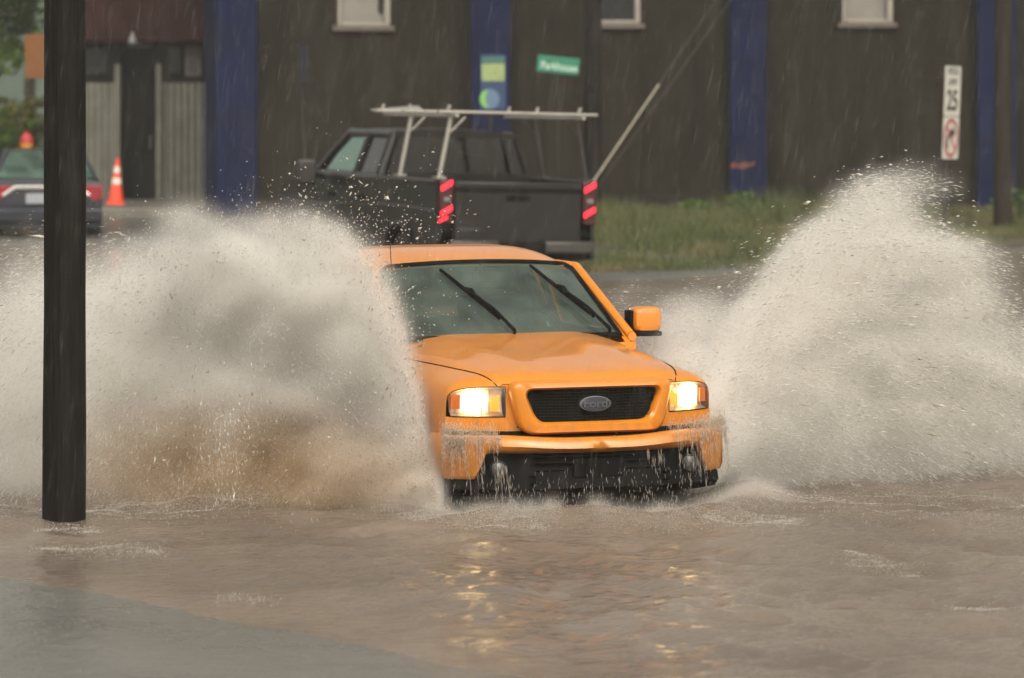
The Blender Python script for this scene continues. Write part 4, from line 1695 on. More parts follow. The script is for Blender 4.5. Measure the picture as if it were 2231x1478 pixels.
for s_ in (-1, 1):
    pil = MB()
    P = []
    for j in range(13):
        v = -0.12 + 1.12 * j / 12
        p = ws(s_ * 1.0, v)
        wv = 0.030 + 0.045 * max(0, 0.25 - v)
        P.append([(p.x - s_ * 0.004, p.y - 0.004, p.z), (p.x + s_ * (wv * 0.7), p.y + 0.010, p.z + 0.004), (p.x + s_ * (wv * 0.95), p.y + 0.05, p.z - 0.004),
                  (p.x + s_ * wv * 0.7, p.y + 0.10, p.z - 0.02), (p.x - s_ * 0.02, p.y + 0.08, p.z - 0.02), (p.x - s_ * 0.004, p.y - 0.004, p.z)])
    pil.grid(P)
    pil.build('windshield_pillar', M['orange'], ot, smooth=45)
for s_ in (-1, 1):
    dr = MB()                               # door: skin below the belt and frame round the glass
    bx_ = s_ * 0.850
    def gpt(y, z):
        """greenhouse side leans inwards with height"""
        f_ = (z - 1.085) / (1.50 - 1.085)
        return (s_ * (0.800 - 0.150 * max(0, f_)), y, z)
    outl = [(1.50, 1.085), (2.02, 1.485), (2.60, 1.49), (2.60, 1.085)]
    dr.tube([gpt(1.47, 1.10), gpt(2.02, 1.492), gpt(2.64, 1.497), gpt(2.66, 1.085)], 0.026, 8)
    dr.tube([gpt(1.45, 1.090), gpt(2.66, 1.090)], 0.028, 8)
    P = []
    for q in range(9):
        y = 1.46 + (2.66 - 1.46) * q / 8
        P.append([(s_ * 0.822, y, 0.50), (s_ * 0.829, y, 0.80), (s_ * 0.820, y, 1.075)])
    dr.grid(P, thick=(-s_ * 0.03, 0, 0))
    d_ = dr.build('door', M['orange'], ot, smooth=45)
    mb = MB()
    mb.add([gpt(1.53, 1.10), gpt(2.03, 1.478), gpt(2.62, 1.482), gpt(2.63, 1.10)], [(0, 1, 2, 3)])
    mb.build('side_window', M['car_glass'], d_, smooth=0)
    mb = MB()
    mb.box((s_ * 0.834, 2.48, 0.96), (0.02, 0.16, 0.035))
    mb.build('handle', M['black_plastic'], d_, bevel=0.006)
    mb = MB()                               # rear quarter pane and frame
    mb.tube([gpt(2.70, 1.09), gpt(2.70, 1.495), gpt(3.02, 1.48), gpt(3.08, 1.09), gpt(2.70, 1.09)], 0.03, 8)
    q_ = mb.build('quarter_frame', M['orange'], ot)
    mb = MB()
    mb.add([gpt(2.72, 1.10), gpt(2.72, 1.485), gpt(3.01, 1.47), gpt(3.06, 1.10)], [(0, 1, 2, 3)])
    mb.build('quarter_window', M['dark_glass'], q_, smooth=0)
    # mirror
    mb = MB()
    mx = s_ * 0.935
    P = []
    for k_, (yy, sc) in enumerate(((1.52, 0.55), (1.525, 0.86), (1.545, 0.98), (1.60, 1.0), (1.645, 0.93))):
        ring = []
        for q in range(25):
            a = 2 * PI * q / 24
            ca, sa = math.cos(a), math.sin(a)
            ring.append((mx + sc * 0.092 * math.copysign(abs(ca) ** 0.45, ca), yy, 1.185 + sc * 0.078 * math.copysign(abs(sa) ** 0.45, sa)))
        P.append(ring)
    mb.grid(P)
    o_ = len(mb.v)
    mb.f.append(tuple(range(24)))
    mi = mb.build('mirror', M['orange'], ot, smooth=50)
    mb = MB()
    mb.box((mx, 1.58, 1.098), (0.180, 0.12, 0.03))
    mb.box((mx - s_ * 0.098, 1.60, 1.165), (0.030, 0.10, 0.15))
    mb.tube([(s_ * 0.82, 1.60, 1.12), (s_ * 0.87, 1.59, 1.13)], 0.03, 8)
    mb.build('mirror_base', M['black_plastic'], mi, bevel=0.01)
    mb = MB()
    mb.box((mx, 1.648, 1.185), (0.16, 0.006, 0.13))
    mb.build('mirror_glass', M['chrome'], mi, bevel=0.01)
# rear window
mb = MB()
mb.box((0, 3.075, 1.475), (1.30, 0.05, 0.05))
mb.box((0, 3.085, 1.10), (1.60, 0.05, 0.06))
mb.tube([(0.74, 3.08, 1.09), (0.64, 3.07, 1.47)], 0.04, 8)
mb.tube([(-0.74, 3.08, 1.09), (-0.64, 3.07, 1.47)], 0.04, 8)
rw = mb.build('rear_frame', M['orange'], ot)
mb = MB()
mb.add([(-0.72, 3.085, 1.13), (0.72, 3.085, 1.13), (0.62, 3.075, 1.455), (-0.62, 3.075, 1.455)], [(0, 1, 2, 3)])
mb.build('rear_window', M['car_glass'], rw, smooth=0)
# bed and tailgate, tail lamps
mb = MB()
mb.box((0, 4.1, 0.56), (1.50, 1.82, 0.05))
for s_ in (-1, 1):
    mb.box((s_ * 0.70, 4.1, 0.80), (0.05, 1.80, 0.45))
    mb.box((s_ * 0.775, 4.11, 1.05), (0.19, 1.86, 0.04))
mb.build('cargo_bed', M['orange'], ot, bevel=0.01)
mb = MB()
mb.box((0, 5.03, 0.80), (1.36, 0.06, 0.50))
tg = mb.build('tailgate', M['orange'], ot, bevel=0.02)
mb = MB()
mb.box((0, 5.064, 0.95), (0.2, 0.012, 0.05))
mb.build('handle', M['black_plastic'], tg)
for s_ in (-1, 1):
    mb = MB()
    mb.box((s_ * 0.77, 5.035, 0.84), (0.15, 0.05, 0.36))
    mb.build('tail_light', M['tail_car'], ot, bevel=0.015)
mb = MB()
mb.box((0, 5.12, 0.50), (1.66, 0.12, 0.16))
mb.build('rear_bumper', M['chrome'], ot, bevel=0.03)
# interior
mb = MB()
P = []
for q in range(21):
    x = -0.70 + 1.4 * q / 20
    yb0 = 0.10 * (x / 0.7) ** 2
    P.append([(x, 1.44 + yb0, 1.075), (x, 1.60 + yb0, 1.105), (x, 1.75 + yb0, 1.11), (x, 1.86 + yb0, 1.08), (x, 1.88 + yb0, 0.85)])
mb.grid(P)
mb.build('dashboard', M['dash'], ot)
for s_ in (-1, 1):
    mb = MB()
    mb.box((s_ * 0.36, 2.35, 0.72), (0.50, 0.50, 0.16))
    mb.box((s_ * 0.36, 2.66, 1.00), (0.48, 0.14, 0.60), rot=(R(-12), 0, 0))
    se = mb.build('seat', M['interior'], ot, bevel=0.05, segs=3)
    mb = MB()
    mb.box((s_ * 0.36, 2.75, 1.39), (0.26, 0.10, 0.16), rot=(R(-10), 0, 0))
    mb.build('headrest', M['interior'], se, bevel=0.04, segs=3)
mb = MB()
ring = [(0.36 + 0.18 * math.cos(2 * PI * q / 28), 1.98 + 0.07 * math.sin(2 * PI * q / 28), 1.07 + 0.165 * math.sin(2 * PI * q / 28)) for q in range(29)]
mb.tube(ring, 0.016, 8)
mb.tube([(0.36, 1.86, 1.02), (0.36, 1.98, 1.07)], 0.03, 8)
mb.tube([(0.19, 1.98, 1.07), (0.53, 1.98, 1.07)], 0.016, 6)
mb.build('steering_wheel', M['black_plastic'], ot)
mb = MB()
mb.box((0, 1.98, 1.44), (0.24, 0.03, 0.065))
mb.tube([(0, 1.97, 1.45), (0, 1.96, 1.52)], 0.012, 6)
mb.build('rear_view_mirror', M['black_plastic'], ot, bevel=0.01)
mb = MB()
mb.box((0.27, 1.50, 1.175), (0.018, 0.004, 0.05), rot=(R(-50), 0, 0))
mb.build('window_sticker', M['sign_white'], ot)
# wipers, lying across the pane
nrm = (ws(0.02, 0.5) - ws(0, 0.5)).cross(ws(0, 0.55) - ws(0, 0.5)).normalized()
if nrm.y > 0:
    nrm = -nrm


def ws_x(x, v):
    hw = 0.735 + (0.610 - 0.735) * v
    return ws(x / hw, v)


for (xt, vt, xb_, vb_) in ((-0.285, 0.86, 0.005, 0.02), (0.305, 0.90, 0.655, 0.02)):
    mb = MB()
    pts, rs = [], []
    for q in range(10):
        u = q / 9
        p = ws_x(xt + (xb_ - xt) * u * 0.80, vt + (vb_ - vt) * u * 0.80) + nrm * 0.030
        pts.append(tuple(p))
        rs.append(0.010 + 0.003 * math.sin(u * PI))
    mb.tube(pts, rs, 8)
    wp = mb.build('wiper', M['black_plastic'], ot)
    mb = MB()
    pm_ = ws_x(xt + (xb_ - xt) * 0.40, vt + (vb_ - vt) * 0.40) + nrm * 0.045
    pb_ = ws_x(xb_, vb_) + nrm * 0.035
    mb.tube([tuple(pm_), tuple((pm_ + pb_) / 2 + nrm * 0.02), tuple(pb_), tuple(pb_ - nrm * 0.05)], [0.010, 0.010, 0.012, 0.016], 8)
    mb.build('wiper_arm', M['black_plastic'], wp)
    mb = MB()
    a_ = ws_x(xt + (xb_ - xt) * 0.34, vt + (vb_ - vt) * 0.34) + nrm * 0.040
    b2 = ws_x(xt + (xb_ - xt) * 0.46, vt + (vb_ - vt) * 0.46) + nrm * 0.040
    mb.tube([tuple(a_), tuple((a_ + b2) / 2 + nrm * 0.008), tuple(b2)], [0.013, 0.022, 0.013], 8)
    mb.build('wiper_clip', M['black_plastic'], wp)
mb = MB()                                   # cowl panel under the wipers
P = []
for q in range(25):
    u = -1 + q / 12
    p = ws(u, 0.0)
    P.append([(p.x, p.y - 0.07, p.z - 0.006), (p.x, p.y - 0.002, p.z + 0.004)])
mb.grid(P)
mb.build('cowl', M['black_plastic'], ot)
mb = MB()
mb.tube([(-0.76, 1.27, 1.02), (-0.765, 1.30, 1.06)], 0.016, 8)
mb.tube([(-0.765, 1.30, 1.06), (-0.775, 1.325, 1.50), (-0.79, 1.36, 1.92)], [0.0035, 0.003, 0.002], 6)
mb.build('antenna', M['black_plastic'], ot)
for (x, y) in ((-0.70, 0.92), (0.70, 0.92), (-0.70, 4.10), (0.70, 4.10)):
    wheel(ot, x, y, 0.365, 0.235, 1 if x > 0 else -1, 0.205)
mb = MB()
mb.box((0, 2.5, 0.36), (0.9, 4.2, 0.12))
mb.tube([(-0.66, 0.92, 0.365), (0.66, 0.92, 0.365)], 0.05, 8)
mb.tube([(-0.66, 4.10, 0.365), (0.66, 4.10, 0.365)], 0.06, 8)
mb.build('chassis', M['black_plastic'], ot)

# ------------------------------------------------------------------ BLACK PICKUP (rear at y=0, front +y)
B_YAW = R(22)
bt = thing('pickup_truck', 'dark pickup truck with red tail lamps on and an aluminium ladder rack', 'pickup truck',
           (X_at(1124, 43.0), 43.0, 0.03), (0, R(1.4), B_YAW))
W2 = 1.0
mb = MB()


def btop(y):
    return float(np.interp(y, [0, 2.0, 2.03, 4.35, 4.5, 5.6, 5.85], [1.47, 1.47, 1.47, 1.46, 1.40, 1.33, 1.20]))


for s_ in (-1, 1):
    pol = arch_profile(0.05, 5.85, 0.55, btop, [1.25, 4.95], 0.50, 16)
    pol = [(a, b_ + (0.03 if b_ < 0.9 and 0.55 < b_ else 0)) for a, b_ in pol]
    lo, hi = s_ * (W2 - 0.05), s_ * W2
    q_ = MB().prism(pol, 'X', lo, hi)
    mb.add(q_.v, q_.f)
    # shoulder line and flared arches
    for c in (1.25, 4.95):
        arc = [(s_ * (W2 + 0.012), c + 0.53 * math.cos(a), 0.40 + 0.53 * math.sin(a)) for a in np.linspace(R(12), R(168), 18)]
        mb.tube(arc, 0.035, 6)
    mb.tube([(s_ * (W2 + 0.004), y, btop(y) - 0.02) for y in np.linspace(0.05, 4.3, 20)], 0.028, 8)
    mb.tube([(s_ * (W2 + 0.0), y, 1.10 + 0.03 * math.sin(y)) for y in np.linspace(0.1, 5.7, 24)], 0.018, 6)
# hood
P = []
for j in range(9):
    y = 4.3 + 1.55 * j / 8
    row = []
    for q in range(17):
        u = -1 + q / 8
        row.append((u * (W2 - 0.02), y, btop(y) + 0.06 * (1 - abs(u) ** 4) - 0.01))
    P.append(row)
mb.grid(P)
mb.box((0, 5.86, 0.95), (1.9, 0.06, 0.55))
mb.box((0, 2.05, 1.05), (1.9, 0.05, 0.86))
mb.box((0, 3.0, 0.58), (1.9, 5.7, 0.08))
mb.box((0, 4.32, 1.05), (1.9, 0.05, 0.80))
mb.build('body', M['black_paint'], bt, smooth=40)
# cab
CW0, CW1 = 0.95, 0.77
zb2, zt2 = 1.46, 1.98


def cabpt(s, y, z):
    f_ = (z - zb2) / (zt2 - zb2)
    return (s * (CW0 + (CW1 - CW0) * f_), y, z)


mb = MB()
P = []
for j in range(11):
    y = 2.06 + 1.75 * j / 10
    zc_ = 2.045 + 0.015 * math.sin(j / 10 * PI) - 0.04 * (j == 10)
    row = []
    for q in range(17):
        u = -1 + q / 8
        row.append((u * 0.80, y, zc_ - 0.075 * abs(u) ** 5))
    P.append(row)
mb.grid(P, thick=(0, 0, -0.05))
mb.build('roof', M['black_paint'], bt, smooth=45)
mb = MB()
for s_ in (-1, 1):
    mb.tube([cabpt(s_, 4.45, 1.45), cabpt(s_, 4.1, 1.74), cabpt(s_, 3.72, 1.985)], [0.06, 0.05, 0.05], 8)
    mb.tube([cabpt(s_, 3.02, 1.45), cabpt(s_, 2.98, 1.985)], 0.055, 8)
    mb.tube([cabpt(s_, 2.12, 1.45), cabpt(s_, 2.14, 1.985)], 0.075, 8)
    mb.tube([cabpt(s_, 2.1, 1.975), cabpt(s_, 3.75, 1.985)], 0.05, 8)
    mb.tube([cabpt(s_, 2.06, 1.46), cabpt(s_, 4.45, 1.46)], 0.05, 8)
mb.box((0, 2.09, 1.985), (1.5, 0.08, 0.06))
mb.box((0, 2.07, 1.475), (1.86, 0.07, 0.09))
mb.build('cab_frame', M['black_paint'], bt, smooth=45)
for s_ in (-1, 1):
    mb = MB()
    mb.add([cabpt(s_, 3.06, 1.50), cabpt(s_, 4.36, 1.50), cabpt(s_, 3.75, 1.95), cabpt(s_, 3.02, 1.95)], [(0, 1, 2, 3)])
    mb.build('front_side_window', M['car_glass'], bt, smooth=0)
    mb = MB()
    mb.add([cabpt(s_, 2.18, 1.50), cabpt(s_, 2.97, 1.50), cabpt(s_, 2.94, 1.95), cabpt(s_, 2.20, 1.95)], [(0, 1, 2, 3)])
    mb.build('rear_side_window', M['dark_glass'], bt, smooth=0)
    mb = MB()       # doors: shut lines and handles
    mb.box((s_ * (W2 + 0.004), 2.65, 1.20), (0.03, 0.20, 0.04))
    mb.build('door_handle', M['black_plastic'], bt, bevel=0.008)
    mb = MB()
    mb.box((s_ * (W2 + 0.004), 3.75, 1.20), (0.03, 0.20, 0.04))
    mb.build('door_handle', M['black_plastic'], bt, bevel=0.008)
mb = MB()
mb.add([(-0.88, 2.06, 1.52), (0.88, 2.06, 1.52), (0.74, 2.075, 1.955), (-0.74, 2.075, 1.955)], [(0, 1, 2, 3)])
mb.build('rear_window', M['dark_glass'], bt, smooth=0)
mb = MB()
P = [[(u * (0.92 - 0.16 * v), 4.42 - 0.68 * v + 0.10 * (1 - u * u), 1.48 + 0.48 * v) for u in np.linspace(-1, 1, 13)] for v in np.linspace(0, 1, 6)]
mb.grid(P)
mb.build('windshield', M['car_glass'], bt)
for s_ in (-1, 1):
    mb = MB()
    mb.box((s_ * 0.42, 2.55, 1.42), (0.5, 0.14, 0.60))
    mb.box((s_ * 0.42, 3.35, 1.45), (0.5, 0.14, 0.62))
    mb.build('seat', M['interior'], bt, bevel=0.05)
# tailgate
mb = MB()
mb.box((0, 0.02, 1.09), (1.62, 0.07, 0.74))
tg = mb.build('tailgate', M['black_paint'], bt, bevel=0.025)
mb = MB()
mb.box((0, -0.022, 1.36), (1.60, 0.02, 0.06))
mb.box((0, -0.026, 1.27), (0.30, 0.02, 0.07))
mb.build('tailgate_trim', M['black_plastic'], tg, bevel=0.006)
mb = MB()
mb.box((-0.62, -0.022, 0.90), (0.28, 0.012, 0.035))
mb.build('tailgate_badge', M['sign_back'], tg)
for s_ in (-1, 1):
    mb = MB()
    mb.box((s_ * 0.905, 0.02, 1.22), (0.17, 0.09, 0.52))
    tl = mb.build('tail_light', M['tail_off'], bt, bevel=0.02)
    for zz in (1.395, 1.10):
        mb = MB()
        P = []
        for q in range(7):
            u = q / 6
            P.append([(s_ * 0.905 - 0.072 + 0.135 * u, -0.034, zz - 0.055 + 0.075 * u), (s_ * 0.905 - 0.072 + 0.135 * u, -0.034, zz + 0.000 + 0.075 * u)])
        mb.grid(P, thick=(0, 0.008, 0))
        if s_ < 0 and zz < 1.2:
            P = [[(s_ * 0.905 - 0.095 + 0.10 * u, -0.034, zz - 0.13 + 0.05 * u), (s_ * 0.905 - 0.095 + 0.10 * u, -0.034, zz - 0.10 + 0.05 * u)] for u in (0, 0.5, 1)]
            mb.grid(P, thick=(0, 0.008, 0))
        mb.build('lit_strip', M['tail_on'], tl, smooth=0)
    mb = MB()
    mb.box((s_ * 0.905, -0.030, 1.245), (0.08, 0.01, 0.05))
    mb.build('reverse_lens', pm('clear lens', (0.16, 0.145, 0.14), 0.25), tl, bevel=0.004)
    mb = MB()
    mb.box((s_ * 0.60, -0.12, 0.70), (0.62, 0.12, 0.15))
    mb.build('bumper_end', M['bumper_grey'], bt, bevel=0.03)
    mb = MB()   # tow mirrors
    mb.box((s_ * 1.24, 4.05, 1.47), (0.24, 0.10, 0.32))
    mi = mb.build('mirror', M['bumper_grey'], bt, bevel=0.04, segs=3)
    mb = MB()
    mb.box((s_ * 1.24, 3.995, 1.47), (0.19, 0.008, 0.26))
    mb.build('mirror_glass', M['bumper_grey'], mi, bevel=0.01)
    mb = MB()
    mb.tube([(s_ * 0.97, 4.10, 1.43), (s_ * 1.15, 4.06, 1.43)], 0.035, 8)
    mb.build('mirror_arm', M['black_plastic'], mi)
mb = MB()
mb.box((0, -0.10, 0.69), (0.58, 0.10, 0.13))
mb.box((0, 0.05, 0.58), (1.7, 0.12, 0.10))
mb.build('bumper_step', M['black_plastic'], bt, bevel=0.02)
mb = MB()
mb.box((0, 1.05, 0.86), (1.86, 1.95, 0.05))
mb.build('cargo_bed', M['black_plastic'], bt)
for (x, y) in ((-0.86, 1.25), (0.86, 1.25), (-0.86, 4.95), (0.86, 4.95)):
    wheel(bt, x, y, 0.40, 0.27, 1 if x > 0 else -1, 0.24)
# ladder rack
rk = bpy.data.objects.new('ladder_rack', None)
C.objects.link(rk)
rk.parent = bt
ZR = 2.215
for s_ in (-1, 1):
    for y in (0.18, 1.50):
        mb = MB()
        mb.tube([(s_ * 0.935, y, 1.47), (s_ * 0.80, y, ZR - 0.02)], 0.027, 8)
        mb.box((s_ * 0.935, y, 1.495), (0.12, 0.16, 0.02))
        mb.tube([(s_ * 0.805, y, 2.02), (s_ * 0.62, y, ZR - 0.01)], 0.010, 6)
        mb.build('rack_post', M['alu'] if s_ < 0 else M['bumper_grey'], rk)  # right posts in darker grey: their shaded side put into the colour
    mb = MB()
    mb.box((s_ * 0.80, 1.22, ZR + 0.003), (0.05, 2.5, 0.038))
    mb.build('rack_rail', M['alu'], rk, bevel=0.008)
for y, xa, xb2 in ((0.18, -0.96, 1.06), (1.50, -0.92, 0.98), (2.42, -0.92, 0.92)):
    mb = MB()
    mb.box(((xa + xb2) / 2, y, ZR + 0.048), (xb2 - xa, 0.06, 0.034))
    mb.build('rack_bar', M['alu'], rk, bevel=0.008)
    for s_ in (-1, 1):
        mb = MB()
        mb.box((s_ * 0.83, y, ZR + 0.10), (0.02, 0.05, 0.06), rot=(0, R(25), 0))
        mb.build('rack_stop', M['alu'], rk)
mb = MB()
mb.add([(-0.93, 2.40, ZR + 0.03), (-0.30, 2.40, ZR + 0.06), (-0.30, 2.62, ZR + 0.12), (-0.93, 2.62, ZR + 0.06)], [(0, 1, 2, 3)])
mb.add([(-0.93, 2.40, ZR + 0.02), (-0.30, 2.40, ZR + 0.05), (-0.30, 2.62, ZR + 0.11), (-0.93, 2.62, ZR + 0.05)], [(0, 1, 2, 3)])
mb.build('wind_deflector', M['alu'], rk, smooth=0)

# ------------------------------------------------------------------ DARK SEDAN at the left (rear at y=0, front +y)
CD = 57.0
cs = thing('parked_car', 'dark blue grey sedan seen from behind, half hidden by the thick near pole', 'car',
           (X_at(100, CD), CD, 0.17), (0, 0, R(8.5)))
mb = MB()
prof = [(0.02, 0.35), (0.0, 0.55), (0.02, 0.80), (0.06, 0.98), (0.50, 1.02), (0.60, 1.00), (3.05, 0.98), (3.3, 0.94), (4.55, 0.76), (4.68, 0.60), (4.66, 0.30)]
P = []
for y, z in prof:
    hw = 0.86 + 0.04 * math.sin(min(1, y / 4.6) * PI)
    P.append([(-hw, y, 0.25), (-hw, y, z * 0.75), (-hw * 0.96, y, z - 0.03), (-hw * 0.8, y, z), (0, y, z + 0.015), (hw * 0.8, y, z), (hw * 0.96, y, z - 0.03), (hw, y, z * 0.75), (hw, y, 0.25)])
mb.grid(P)
mb.box((0, 2.3, 0.30), (1.66, 4.5, 0.12))
mb.build('body', M['bluegrey'], cs, smooth=50)


def cabs(s, y, z):
    f_ = (z - 0.99) / (1.42 - 0.99)
    return (s * (0.78 - 0.20 * f_), y, z)


mb = MB()
P = [[(u * 0.60, y, 1.425 + 0.02 * math.sin((y - 1.2) / 1.2 * PI) - 0.03 * abs(u) ** 4) for u in np.linspace(-1, 1, 11)] for y in np.linspace(1.15, 2.35, 7)]
mb.grid(P, thick=(0, 0, -0.03))
for s_ in (-1, 1):
    mb.tube([cabs(s_, 0.42, 1.00), cabs(s_, 1.15, 1.41), cabs(s_, 2.35, 1.41), cabs(s_, 3.15, 0.99)], 0.035, 8)
    mb.tube([cabs(s_, 1.75, 0.98), cabs(s_, 1.72, 1.41)], 0.035, 8)
mb.build('roof', M['bluegrey'], cs, smooth=50)
mb = MB()
mb.grid([[(u * (0.76 - 0.18 * v), 0.42 + 0.73 * v - 0.06 * (1 - u * u), 1.015 + 0.395 * v) for u in np.linspace(-1, 1, 11)] for v in np.linspace(0, 1, 6)])
mb.build('rear_window', M['car_glass'], cs)
mb = MB()
mb.grid([[(u * (0.76 - 0.18 * v), 3.15 - 0.8 * v + 0.08 * (1 - u * u), 1.0 + 0.41 * v) for u in np.linspace(-1, 1, 11)] for v in np.linspace(0, 1, 6)])
mb.build('windshield', M['car_glass'], cs)
for s_ in (-1, 1):
    mb = MB()
    mb.add([cabs(s_, 0.62, 1.02), cabs(s_, 1.18, 1.39), cabs(s_, 2.33, 1.39), cabs(s_, 3.0, 1.02)], [(0, 1, 2, 3)])
    mb.build('side_window', M['dark_glass'], cs, smooth=0)
    mb = MB()
    pol = [(s_ * 0.87, 0.90), (s_ * 0.50, 0.90), (s_ * 0.66, 0.75), (s_ * 0.72, 0.66), (s_ * 0.87, 0.68)]
    mb.prism(pol, 'Y', -0.045, 0.06)
    mb.build('tail_light', M['tail_car'], cs, smooth=0, bevel=0.012)
mb = MB()
mb.prism([(-0.66, 0.72), (-0.46, 0.84), (0.46, 0.84), (0.66, 0.72), (0.68, 0.76), (0.48, 0.90), (-0.48, 0.90), (-0.68, 0.76)], 'Y', -0.055, -0.012)
mb.build('chrome_strip', M['chrome'], cs, smooth=0, bevel=0.008)
mb = MB()
mb.box((-0.16, -0.03, 0.70), (0.30, 0.015, 0.16))
mb.build('licence_plate', M['plate'], cs, smooth=0, bevel=0.006)
mb = MB()
mb.box((0, -0.03, 0.44), (1.74, 0.10, 0.22))
mb.build('rear_bumper', M['bluegrey'], cs, bevel=0.04, segs=3)
for s_ in (-1, 1):
    mb = MB()
    mb.box((s_ * 0.40, 2.6, 0.85), (0.46, 0.14, 0.60))
    mb.build('seat', M['interior'], cs, bevel=0.05)
for (x, y) in ((-0.78, 0.95), (0.78, 0.95), (-0.78, 3.70), (0.78, 3.70)):
    wheel(cs, x, y, 0.33, 0.21, 1 if x > 0 else -1, 0.22)

#SPLASH
# ================================================================== WATER IN THE AIR
TET = np.array([[0, 2, 1], [0, 1, 3], [1, 2, 3], [2, 0, 3]])


def droplets(P, D_, rad, length, extra=None):
    """three-sided spindles: P centres, D_ unit directions, rad, length arrays -> V, F"""
    N = len(P)
    ref = rng.normal(size=(N, 3))
    a = np.cross(D_, ref)
    a /= np.linalg.norm(a, axis=1)[:, None] + 1e-9
    b_ = np.cross(D_, a)
    hl = (length * 0.5)[:, None]
    r_ = rad[:, None]
    off = D_ * (hl * 0.15)
    V = np.stack([P - D_ * hl, P + D_ * hl, P + a * r_ - off, P - a * r_ * 0.6 + b_ * r_ * 0.8 + off], 1).reshape(-1, 3)
    base = np.arange(N)[:, None] * 4
    pat = np.array([[0, 2, 3], [1, 3, 2], [0, 3, 1], [0, 1, 2]])
    F = (base[:, None, :] + pat[None, :, :]).reshape(-1, 3)
    return V, F


G = 9.81
H3 = np.array([HEAD[0], HEAD[1], 0.0])
R3 = np.array([RIGHT[0], RIGHT[1], 0.0])
U3 = np.array([0, 0, 1.0])


def jet(side, n_cl, per, phi, spd, T, y0=(0.75, 1.15), x0=0.78, V_=7.0, vf=(3.6, 1.0), jit=0.16, pow_t=1.0, spread_pos=0.05, tmin=0.02, slope=0.0, tj=0.012):
    """ballistic spray flung sideways off a front tyre; clumps of droplets share a trajectory"""
    t = T * rng.random(n_cl) ** pow_t
    t = np.maximum(t, tmin)
    ph = R(phi[0]) + (R(phi[1]) - R(phi[0])) * rng.beta(phi[2], phi[3], n_cl)
    sp_ = spd[0] + (spd[1] - spd[0]) * rng.beta(spd[2], spd[3], n_cl)
    sp_ = sp_ * (1 - 0.27 * np.clip(vnoise(ph * 12 + 60, t * 7 + 20, 41) + 0.25, 0, 1) - 0.20 * np.clip(vnoise(ph * 34 + 60, t * 22 + 20, 42) + 0.2, 0, 1))
    if slope:
        sp_ = sp_ * np.clip(1 - slope * (R(phi[1]) - ph), 0.3, 1)
    vfw = rng.normal(vf[0], vf[1], n_cl)
    yo = rng.uniform(y0[0], y0[1], n_cl)
    # children
    t = np.repeat(t, per)
    ph = np.repeat(ph, per)
    sp_ = np.repeat(sp_, per)
    vfw = np.repeat(vfw, per)
    yo = np.repeat(yo, per)
    n = len(t)
    vo = sp_ * np.cos(ph) + rng.normal(0, jit, n)
    vu = sp_ * np.sin(ph) + rng.normal(0, jit, n)
    vfw = vfw + rng.normal(0, jit, n)
    t = np.maximum(0.01, t + rng.normal(0, tj, n))
    back = yo + (V_ - vfw) * t
    outw = x0 + vo * t
    z = ZW + 0.05 + vu * t - 0.5 * G * t * t
    pos = np.zeros((n, 3))
    pos[:, :2] = T_ORG
    pos = pos + R3 * (side * outw)[:, None] - H3 * back[:, None] + U3 * z[:, None]
    pos += rng.normal(0, spread_pos, (n, 3)) * (0.35 + t)[:, None]
    vel = R3 * (side * vo)[:, None] + H3 * vfw[:, None] + U3 * (vu - G * t)[:, None]
    ok = pos[:, 2] > ZW - 0.01
    # nothing in front of the wooden pole, nothing inside the truck
    lx = (pos[:, :2] - T_ORG) @ RIGHT
    ly = -((pos[:, :2] - T_ORG) @ HEAD)
    ok &= ~((np.abs(lx) < 0.89) & (ly > 0.1) & (ly < 5.1) & (pos[:, 2] < np.where(ly < 1.5, 1.13, 1.05)))
    ok &= ~((np.abs(lx) < 0.80) & (ly > 1.2) & (ly < 3.2) & (pos[:, 2] < 1.66))
    ok &= ~((pos[:, 0] < -1.9) & (pos[:, 1] < PD + 0.18))
    return pos[ok], vel[ok], t[ok], lx[ok], ly[ok]


